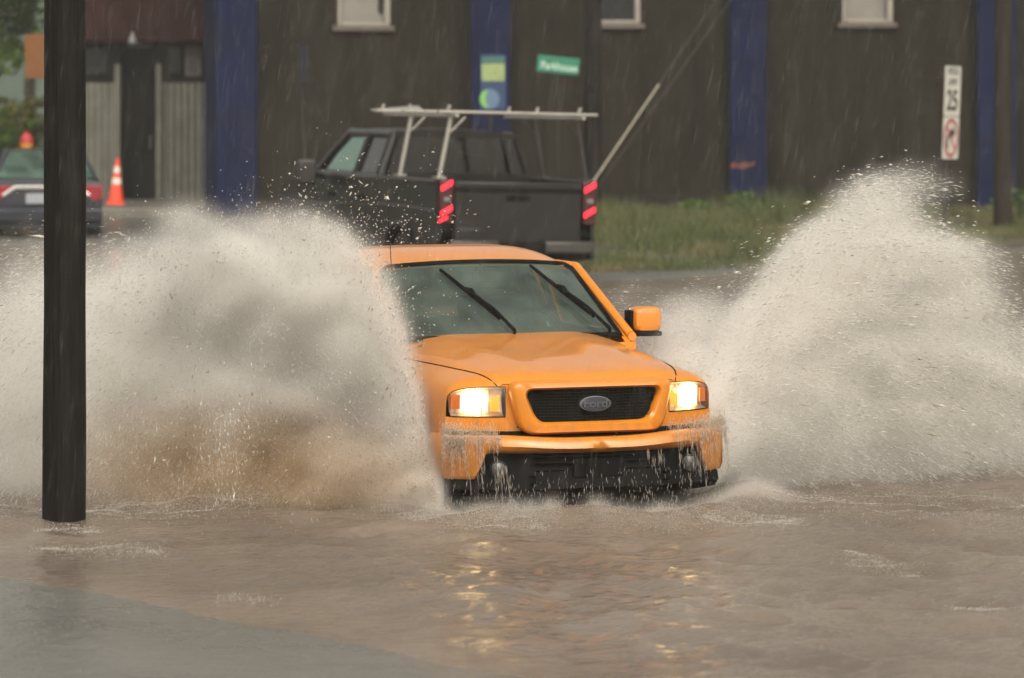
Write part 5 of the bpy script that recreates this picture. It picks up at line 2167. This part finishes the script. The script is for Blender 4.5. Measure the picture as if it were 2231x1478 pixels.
def mist(parent, pts, wts, gain, color, mud=None, cell=0.042, blur=1):
    """fine spray between the droplets: a fog volume whose density is the local droplet density"""
    lo = pts.min(0) - 0.25
    hi = pts.max(0) + 0.25
    lo[2] = ZW - 0.05
    n = np.ceil((hi - lo) / cell).astype(int)
    hi = lo + n * cell
    Hh, _ = np.histogramdd(pts, bins=n, range=list(zip(lo, hi)), weights=wts)
    Hh[:2] = 0
    Hh[-2:] = 0
    Hh[:, :2] = 0
    Hh[:, -2:] = 0
    Hh[:, :, -3:] = 0
    for _ in range(blur):
        for ax in range(3):
            Hh = 0.5 * Hh + 0.25 * np.roll(Hh, 1, ax) + 0.25 * np.roll(Hh, -1, ax)
    dens = Hh / cell ** 3 * gain
    dens = np.where(dens < 0.04, 0, dens)
    dens[:, :, -1] = 0
    dens[:, :, 0] = 0
    dens[0] = 0
    dens[-1] = 0
    dens[:, 0] = 0
    dens[:, -1] = 0
    nx, ny, nz = [int(v) for v in n]
    cx = lo[0] + (np.arange(nx) + 0.5) * cell
    cy = lo[1] + (np.arange(ny) + 0.5) * cell
    cz = lo[2] + (np.arange(nz) + 0.5) * cell
    A, B_, C_ = np.meshgrid(cx, cy, cz, indexing='ij')
    V = np.stack([A.ravel(), B_.ravel(), C_.ravel()], 1)
    me = bpy.data.meshes.new('mist')
    me.vertices.add(len(V))
    me.vertices.foreach_set('co', V.astype(np.float32).ravel())
    at = me.attributes.new('dens', 'FLOAT', 'POINT')
    at.data.foreach_set('value', dens.ravel().astype(np.float32))
    o = bpy.data.objects.new('mist', me)
    C.objects.link(o)
    o.parent = parent
    # material
    m = bpy.data.materials.new('mist')
    m.use_nodes = True
    t = m.node_tree
    t.nodes.clear()
    out_ = t.nodes.new('ShaderNodeOutputMaterial')
    pv_ = t.nodes.new('ShaderNodeVolumePrincipled')
    pv_.inputs['Color'].default_value = (*color, 1)
    pv_.inputs['Density'].default_value = 1.0
    pv_.inputs['Anisotropy'].default_value = 0.0
    if mud is not None:
        tc = t.nodes.new('ShaderNodeTexCoord')
        mp = t.nodes.new('ShaderNodeMapping')
        mp.vector_type = 'TEXTURE'
        mp.inputs['Location'].default_value = mud[0]
        mp.inputs['Rotation'].default_value = (0, 0, T_YAW)
        mp.inputs['Scale'].default_value = mud[1]
        ln = t.nodes.new('ShaderNodeVectorMath')
        ln.operation = 'LENGTH'
        mr = t.nodes.new('ShaderNodeMapRange')
        mr.interpolation_type = 'SMOOTHSTEP'
        mr.inputs['From Min'].default_value = 0.35
        mr.inputs['From Max'].default_value = 1.1
        mr.inputs['To Min'].default_value = 1.0
        mr.inputs['To Max'].default_value = 0.0
        mx = t.nodes.new('ShaderNodeMix')
        mx.data_type = 'RGBA'
        mx.inputs['A'].default_value = (*color, 1)
        mx.inputs['B'].default_value = (*mud[2], 1)
        t.links.new(tc.outputs['Object'], mp.inputs['Vector'])
        t.links.new(mp.outputs[0], ln.inputs[0])
        t.links.new(ln.outputs['Value'], mr.inputs['Value'])
        t.links.new(mr.outputs[0], mx.inputs['Factor'])
        t.links.new(mx.outputs['Result'], pv_.inputs['Color'])
    t.links.new(pv_.outputs[0], out_.inputs['Volume'])
    me.materials.append(m)
    # geometry nodes: the lattice of densities becomes a volume grid
    ng = bpy.data.node_groups.new('mist', 'GeometryNodeTree')
    ng.interface.new_socket('Geometry', in_out='INPUT', socket_type='NodeSocketGeometry')
    ng.interface.new_socket('Geometry', in_out='OUTPUT', socket_type='NodeSocketGeometry')
    N_ = ng.nodes
    gi, go = N_.new('NodeGroupInput'), N_.new('NodeGroupOutput')
    vc = N_.new('GeometryNodeVolumeCube')
    vc.inputs['Min'].default_value = [float(q) for q in lo + cell * 0.5]
    vc.inputs['Max'].default_value = [float(q) for q in hi - cell * 0.5]
    vc.inputs['Resolution X'].default_value = nx
    vc.inputs['Resolution Y'].default_value = ny
    vc.inputs['Resolution Z'].default_value = nz
    vc.inputs['Background'].default_value = 0.0
    ps = N_.new('GeometryNodeInputPosition')
    sub = N_.new('ShaderNodeVectorMath')
    sub.operation = 'SUBTRACT'
    sub.inputs[1].default_value = [float(q) for q in lo]
    ng.links.new(ps.outputs[0], sub.inputs[0])
    dv = N_.new('ShaderNodeVectorMath')
    dv.operation = 'SCALE'
    dv.inputs['Scale'].default_value = 1.0 / cell
    ng.links.new(sub.outputs[0], dv.inputs[0])
    fl = N_.new('ShaderNodeVectorMath')
    fl.operation = 'FLOOR'
    ng.links.new(dv.outputs[0], fl.inputs[0])
    dt = N_.new('ShaderNodeVectorMath')
    dt.operation = 'DOT_PRODUCT'
    dt.inputs[1].default_value = (float(ny * nz), float(nz), 1.0)
    ng.links.new(fl.outputs[0], dt.inputs[0])
    si_ = N_.new('GeometryNodeSampleIndex')
    si_.data_type = 'FLOAT'
    si_.domain = 'POINT'
    na = N_.new('GeometryNodeInputNamedAttribute')
    na.data_type = 'FLOAT'
    na.inputs['Name'].default_value = 'dens'
    ng.links.new(gi.outputs[0], si_.inputs['Geometry'])
    ng.links.new(na.outputs['Attribute'], si_.inputs['Value'])
    ng.links.new(dt.outputs['Value'], si_.inputs['Index'])
    ng.links.new(si_.outputs[0], vc.inputs['Density'])
    sm = N_.new('GeometryNodeSetMaterial')
    sm.inputs['Material'].default_value = m
    ng.links.new(vc.outputs['Volume'], sm.inputs['Geometry'])
    ng.links.new(sm.outputs[0], go.inputs[0])
    md = o.modifiers.new('mist', 'NODES')
    md.node_group = ng
    o['kind'] = 'stuff'
    print('mist', nx, ny, nz, 'max', float(dens.max()), 'mean of filled', float(dens[dens > 0].mean()))
    return o


def spray(name, label, jets, gain=1.0, color=(0.996, 0.991, 0.978), mud=None):
    Pm, Wm = [], []
    Vs, Fs, Is = [], [], []
    off = 0
    for (pos, vel, t, lx, ly), rmu, rsig, asp, mudf, *mw in jets:
        n = len(pos)
        if n == 0:
            continue
        rad = np.clip(np.exp(rng.normal(math.log(rmu), rsig, n)), 0.0008, 0.016)
        if rmu < 0.004:
            Pm.append(pos)
            Wm.append(np.full(n, 4.6e-5 * gain * (mw[0] if mw else 1.0)))
        d = vel + rng.normal(0, 0.5, (n, 3))
        d /= np.linalg.norm(d, axis=1)[:, None]
        ln = rad * 2 * rng.uniform(asp[0], asp[1], n)
        V, F = droplets(pos, d, rad, ln)
        Vs.append(V)
        Fs.append(F + off)
        off += len(V)
        mi_ = (rng.random(n) < mudf(pos, lx, ly)).astype(np.int32)
        Is.append(np.repeat(mi_, 4))
    V = np.concatenate(Vs)
    F = np.concatenate(Fs)
    I = np.concatenate(Is)
    o = raw_mesh(name, V, F, [M['foam_white'], M['foam_mud']], I)
    tag(o, label, 'splash', 'stuff')
    mist(o, np.concatenate(Pm), np.concatenate(Wm), 1.0, color, mud)
    print(name, len(F))
    return o


nomud = lambda p, lx, ly: np.full(len(p), 0.04)


def leftmud(p, lx, ly):
    s = np.exp(-((p[:, 2] - 0.40) / 0.27) ** 2) * np.exp(-((lx + 1.25) / 0.55) ** 2)
    return np.clip(0.05 + 1.0 * s, 0, 0.92)


spray('splash', 'tall creamy splash thrown off the wheel at the left of the orange pickup', [
    # main curtain: torn ropes of droplets
    (jet(-1, 1500, 240, (28, 84, 2.0, 1.3), (2.4, 5.7, 2.6, 0.9), 0.95, y0=(0.45, 1.15), jit=0.075, tj=0.045, spread_pos=0.035, slope=0.16), 0.0019, 0.45, (4.0, 9.0), leftmud, 1.4),
    (jet(-1, 3200, 60, (28, 82, 2.0, 1.4), (2.0, 5.4, 2.2, 1.0), 0.95, y0=(0.45, 1.15), jit=0.22, slope=0.16), 0.0019, 0.45, (4.0, 9.0), leftmud, 1.5),
    # steep wall beside the cab, the crest of the splash
    (jet(-1, 900, 220, (66, 84, 1.5, 1.5), (2.8, 6.0, 2.6, 0.8), 0.78, y0=(0.25, 0.95), jit=0.065, tj=0.04, vf=(5.2, 0.6), spread_pos=0.03), 0.0022, 0.5, (3.0, 8.0), leftmud, 0.75),
    (jet(-1, 1500, 60, (64, 83, 1.5, 1.5), (2.4, 5.6, 2.2, 0.9), 0.78, y0=(0.25, 1.0), jit=0.18, vf=(5.0, 0.8)), 0.0022, 0.5, (3.0, 8.0), leftmud, 0.75),
    # coarse beads at the crest
    (jet(-1, 700, 16, (66, 97, 1.5, 1.2), (4.6, 6.5, 1.2, 1.9), 0.80, jit=0.22, vf=(4.9, 0.9), spread_pos=0.07), 0.0042, 0.45, (1.4, 3.4), nomud),
    (jet(-1, 500, 12, (30, 70, 1.3, 1.3), (3.6, 5.6, 1.3, 1.6), 0.95, jit=0.25, spread_pos=0.08), 0.0042, 0.45, (1.4, 4.0), nomud),
    # water pushed up by the front corner, over the fender and the wheel
    (jet(-1, 1500, 110, (30, 84, 1.4, 1.4), (0.8, 3.3, 1.6, 1.2), 0.5, y0=(0.10, 0.75), x0=0.84, jit=0.14, vf=(5.6, 0.6), spread_pos=0.04), 0.0019, 0.45, (4.0, 9.0), leftmud),
    # long thin streaks added along the droplets' flight, drawn as motion trails
    (jet(-1, 900, 45, (30, 84, 1.8, 1.3), (2.6, 5.9, 2.4, 0.9), 0.92, y0=(0.40, 1.10), jit=0.06, tj=0.05, spread_pos=0.03, slope=0.14), 0.0026, 0.35, (8.0, 15.0), leftmud, 0.3),
    # low thick muddy sheet
    (jet(-1, 1300, 150, (16, 60, 1.5, 1.5), (1.0, 4.0, 1.5, 1.4), 0.75, y0=(0.15, 1.15), jit=0.16), 0.0024, 0.45, (5.0, 14.0), leftmud),
    # far drifting fine mist
    (jet(-1, 2600, 80, (35, 66, 1.5, 1.5), (3.0, 4.9, 1.6, 1.3), 1.1, jit=0.40, vf=(2.4, 1.4), spread_pos=0.16), 0.0015, 0.4, (4, 10), nomud),
    # broad outer sheet reaching past the wooden pole
    (jet(-1, 1500, 200, (36, 62, 1.5, 1.3), (3.0, 6.5, 2.2, 1.0), 1.15, y0=(0.45, 1.15), jit=0.14, vf=(3.0, 1.0), spread_pos=0.06), 0.0018, 0.45, (4.0, 9.0), leftmud),
    (jet(-1, 1600, 90, (30, 58, 1.5, 1.3), (3.4, 6.3, 1.8, 1.1), 1.15, jit=0.40, vf=(2.8, 1.2), spread_pos=0.15), 0.0015, 0.4, (4, 10), nomud),
    # white wash along the foot
    (jet(-1, 4600, 60, (6, 30, 1.3, 1.5), (1.2, 6.4, 1.3, 0.9), 0.70, jit=0.16, vf=(3.0, 1.5), spread_pos=0.08), 0.0017, 0.4, (3, 7), nomud),
], mud=((float(t2w(-1.6, 1.7)[0]), float(t2w(-1.6, 1.7)[1]), 0.30), (1.25, 2.4, 0.58), (0.80, 0.62, 0.43)))
spray('splash', 'wide white splash fanning out to the right of the orange pickup', [
    (jet(1, 2100, 240, (20, 62, 2.3, 0.9), (2.8, 7.3, 3.0, 0.8), 0.57, y0=(0.6, 1.0), jit=0.075, tj=0.04, slope=0.14, vf=(5.9, 0.45), spread_pos=0.035), 0.0019, 0.45, (4.0, 9.0), nomud),
    (jet(1, 3000, 70, (18, 60, 2.2, 1.0), (2.4, 6.9, 2.6, 0.9), 0.60, y0=(0.6, 1.0), jit=0.16, slope=0.14, vf=(5.9, 0.5)), 0.0019, 0.45, (4.0, 9.0), nomud),
    (jet(1, 450, 16, (50, 62, 1.8, 1.0), (6.2, 7.7, 1.3, 1.7), 0.60, jit=0.20, vf=(5.9, 0.5), spread_pos=0.07), 0.0045, 0.45, (1.4, 3.6), nomud),
    (jet(1, 1800, 90, (10, 48, 1.4, 1.5), (1.5, 5.0, 1.5, 1.2), 1.0, jit=0.25, vf=(4.6, 0.9)), 0.0021, 0.45, (4.0, 9.0), nomud),
    (jet(1, 2600, 80, (24, 54, 1.6, 1.3), (3.0, 6.0, 1.8, 1.1), 0.95, jit=0.36, vf=(4.8, 1.0), spread_pos=0.14), 0.0015, 0.4, (4, 10), nomud),
    # translucent wedge between the fender and the main sheet
    (jet(1, 2800, 100, (42, 80, 1.2, 1.3), (1.8, 4.7, 2.2, 0.9), 0.85, y0=(0.5, 1.1), jit=0.15, vf=(4.8, 0.9), spread_pos=0.06, slope=-0.50), 0.0017, 0.4, (4, 10), nomud, 1.0),
    # drawn-out streak droplets, added as motion trails of the sheet
    (jet(1, 1000, 45, (22, 61, 2.0, 1.0), (3.0, 7.2, 2.8, 0.85), 0.60, y0=(0.6, 1.0), jit=0.06, tj=0.05, slope=0.14, vf=(5.9, 0.5), spread_pos=0.03), 0.0026, 0.35, (8.0, 15.0), nomud, 0.3),
    # pale drift trailing beside the cab
    (jet(1, 1700, 70, (14, 50, 1.3, 1.4), (1.2, 4.0, 1.5, 1.2), 0.95, jit=0.30, vf=(3.0, 1.1), spread_pos=0.12), 0.0014, 0.4, (4, 10), nomud),
    (jet(1, 3000, 60, (6, 28, 1.3, 1.5), (1.2, 6.2, 1.3, 1.0), 0.62, jit=0.16, vf=(4.0, 1.5), spread_pos=0.08), 0.0017, 0.4, (3, 7), nomud),
])


# water pouring off the bumper, and the broken bow wave
def pour():
    Ps, Ds, Rs, Ls = [], [], [], []
    # strands falling from both bumper ends and the fog lamps
    for (xa, xb, z0, n, dens) in ((-0.84, -0.60, 0.66, 26, 40), (0.45, 0.85, 0.67, 34, 40), (-0.62, -0.52, 0.48, 8, 40), (0.25, 0.62, 0.56, 13, 30), (-0.5, 0.2, 0.50, 4, 14)):
        for k in range(n):
            x = rng.uniform(xa, xb)
            yb_ = yb(x) - 0.012
            L = rng.uniform(0.06, 0.34) * rng.uniform(0.4, 1.0)
            zst = z0 - rng.uniform(0, 0.05)
            m = int(dens * L / 0.3)
            u = np.sort(rng.random(m))
            z = zst - L * u
            px_ = x + 0.012 * rng.normal() * u + rng.normal(0, 0.003, m)
            py_ = yb_ - 0.05 * u - abs(rng.normal(0, 0.008, m))
            ww = np.array([t2w(a, b_) for a, b_ in zip(px_, py_)])
            keep = z > ZW
            Ps.append(np.stack([ww[:, 0], ww[:, 1], z], 1)[keep])
            d = np.stack([rng.normal(0, 0.07, m), rng.normal(0, 0.07, m), -np.ones(m)], 1)
            d /= np.linalg.norm(d, axis=1)[:, None]
            Ds.append(d[keep])
            r = rng.uniform(0.0010, 0.0026, m) * (1.1 - 0.5 * u)
            Rs.append(r[keep])
            Ls.append((r * rng.uniform(14, 34, m))[keep])
    # veil on top of the bumper corners
    for (xa, xb, n, zc_, zs_) in ((-0.85, -0.58, 3600, 0.672, 0.026), (0.42, 0.86, 5200, 0.685, 0.026), (-0.87, -0.76, 1500, 0.62, 0.06)):
        x = rng.uniform(xa, xb, n)
        fade = np.abs(x) / 0.9
        z = rng.normal(zc_, zs_, n) - 0.02 * (1 - fade)
        y = np.array([yb(a) for a in x]) - np.abs(rng.normal(0.01, 0.03, n)) + 0.02
        y = np.where(z > 0.66, y + 0.03, y - 0.02)
        ww = np.array([t2w(a, b_) for a, b_ in zip(x, y)])
        kp = rng.random(n) < fade ** 2.5
        Ps.append(np.stack([ww[:, 0], ww[:, 1], z], 1)[kp])
        d = np.stack([rng.normal(0, 0.3, n), rng.normal(0, 0.3, n), -np.ones(n)], 1)
        d /= np.linalg.norm(d, axis=1)[:, None]
        Ds.append(d[kp])
        r = rng.uniform(0.0009, 0.0020, n)
        Rs.append(r[kp])
        Ls.append((r * rng.uniform(8, 20, n))[kp])
    # broken bow wave: spatter round the front of the truck
    n = 42000
    a = rng.uniform(R(-160), R(-20), n)
    lump = np.clip(vnoise(a * 9 + 50, a * 0 + 3.3, 31) + vnoise(a * 23 + 50, a * 0 + 7.3, 32) + 0.5, 0.05, 1.4)
    rr2 = 1.0 + rng.normal(0.0, 0.10, n)
    x = 1.15 * rr2 * np.cos(a)
    y = 0.7 + 1.32 * rr2 * np.sin(a)
    h = np.abs(rng.normal(0, 0.030, n)) * lump + 0.02
    kp = rng.random(n) < lump
    ww = T_ORG[None, :] + RIGHT[None, :] * x[:, None] - HEAD[None, :] * y[:, None]
    zz = water_z(ww[:, 0], ww[:, 1]) - 0.02 + h
    Ps.append(np.stack([ww[:, 0], ww[:, 1], zz], 1)[kp])
    bowP = Ps[-1]
    d = rng.normal(0, 1, (n, 3))
    d[:, 2] *= 0.6
    d /= np.linalg.norm(d, axis=1)[:, None]
    Ds.append(d[kp])
    r = rng.uniform(0.0009, 0.0024, n)
    Rs.append(r[kp])
    Ls.append((r * rng.uniform(3, 8, n))[kp])
    # drizzle curtain under the bumper
    n = 1200
    x = rng.uniform(-0.95, 0.95, n)
    y = np.array([yb(a_) for a_ in x]) + rng.uniform(-0.12, 0.10, n)
    z = ZW + np.abs(rng.normal(0, 0.12, n))
    ww = T_ORG[None, :] + RIGHT[None, :] * x[:, None] - HEAD[None, :] * y[:, None]
    Ps.append(np.stack([ww[:, 0], ww[:, 1], z], 1))
    d = np.stack([rng.normal(0, 0.15, n), rng.normal(0, 0.15, n), -np.ones(n)], 1)
    d /= np.linalg.norm(d, axis=1)[:, None]
    Ds.append(d)
    r = rng.uniform(0.0010, 0.0026, n)
    Rs.append(r)
    Ls.append(r * rng.uniform(8, 20, n))
    V, F = droplets(np.concatenate(Ps), np.concatenate(Ds), np.concatenate(Rs), np.concatenate(Ls))
    o = raw_mesh('splash', V, F, [M['pour']])
    mist(o, bowP, np.full(len(bowP), 0.45e-5), 1.0, (0.99, 0.975, 0.95), cell=0.035)
    tag(o, 'water pouring off the front bumper into a broken bow wave', 'splash', 'stuff')


pour()


# foam flecks lying on the flood
def foam():
    Ps, Rs = [], []

    def patch(px0, py0, px1, py1, n, wd):
        n = int(n * 1.7)
        wd = wd * 1.5
        u = rng.random(n)
        a0 = np.array([X_at(px0, 1), 1.0])
        def gp_(px, py):
            D_ = F_PX * (CAM_H - ZW) / (py - 190)
            return np.array([X_at(px, D_), D_])
        A, B_ = gp_(px0, py0), gp_(px1, py1)
        c = A[None, :] + (B_ - A)[None, :] * u[:, None]
        wv = wd * (0.3 + np.sin(u * PI))
        c = c + rng.normal(0, 1, (n, 2)) * np.stack([wv * 0.8, wv], 1)
        Ps.append(c)
        Rs.append(rng.uniform(0.0008, 0.0022, n))
    patch(1850, 1212, 1990, 1250, 700, 0.05)
    patch(90, 1192, 350, 1208, 900, 0.06)
    patch(200, 1110, 560, 1112, 5200, 0.16)
    patch(-60, 1120, 90, 1115, 1600, 0.16)
    patch(880, 1140, 1180, 1165, 1500, 0.06)
    patch(1540, 1150, 1730, 1150, 1600, 0.07)
    patch(2080, 1325, 2190, 1335, 220, 0.04)
    patch(1650, 1105, 2300, 1112, 4200, 0.20)
    patch(500, 1300, 560, 1312, 150, 0.06)
    patch(80, 1150, 205, 1156, 700, 0.05)
    c = np.concatenate(Ps)
    r = np.concatenate(Rs)
    z = water_z(c[:, 0], c[:, 1]) + 0.002
    n = len(c)
    P = np.stack([c[:, 0], c[:, 1], z], 1)
    d = np.stack([rng.normal(0, 1, n), rng.normal(0, 1, n), rng.normal(0, 0.25, n)], 1)
    d /= np.linalg.norm(d, axis=1)[:, None]
    V, F = droplets(P, d, r, r * rng.uniform(3, 7, n))
    o = raw_mesh('foam', V, F, [M['foam_white']])
    tag(o, 'patches of pale foam drifting on the brown flood', 'foam', 'stuff')


foam()


# rain
def rain():
    n = 52000
    D_ = 7.0 + 55.0 * rng.random(n) ** 0.75
    x = rng.uniform(-0.20, 0.20, n) * D_
    z = CAM_H + rng.uniform(-0.20, 0.06, n) * D_
    ok = z > ZW + 0.1
    P = np.stack([x, D_, z], 1)[ok]
    n = len(P)
    d = np.stack([0.16 + rng.normal(0, 0.03, n), rng.normal(0, 0.05, n), np.ones(n)], 1)
    d /= np.linalg.norm(d, axis=1)[:, None]
    r = rng.uniform(0.0005, 0.0012, n)
    ln = rng.uniform(0.06, 0.15, n)
    V, F = droplets(P, d, r, ln)
    o = raw_mesh('rain', V, F, [M['rain']])
    tag(o, 'slanting drops of heavy rain falling through the whole view', 'rain', 'stuff')


rain()

# rain haze
hz = MB()
hz.box((0, 70, 9.5), (120, 175, 21.5))
ho = hz.build('haze', None, None, smooth=0)
ho.data.materials.clear()
hm = bpy.data.materials.new('rain haze')
hm.use_nodes = True
t = hm.node_tree
t.nodes.clear()
o_ = t.nodes.new("ShaderNodeOutputMaterial")
pv = t.nodes.new("ShaderNodeVolumePrincipled")
pv.inputs['Color'].default_value = (0.85, 0.85, 0.83, 1)
pv.inputs['Density'].default_value = 0.0008
pv.inputs['Anisotropy'].default_value = 0.2
t.links.new(pv.outputs[0], o_.inputs['Volume'])
ho.data.materials.append(hm)
tag(ho, 'thin grey rain haze filling the air', 'haze', 'stuff')
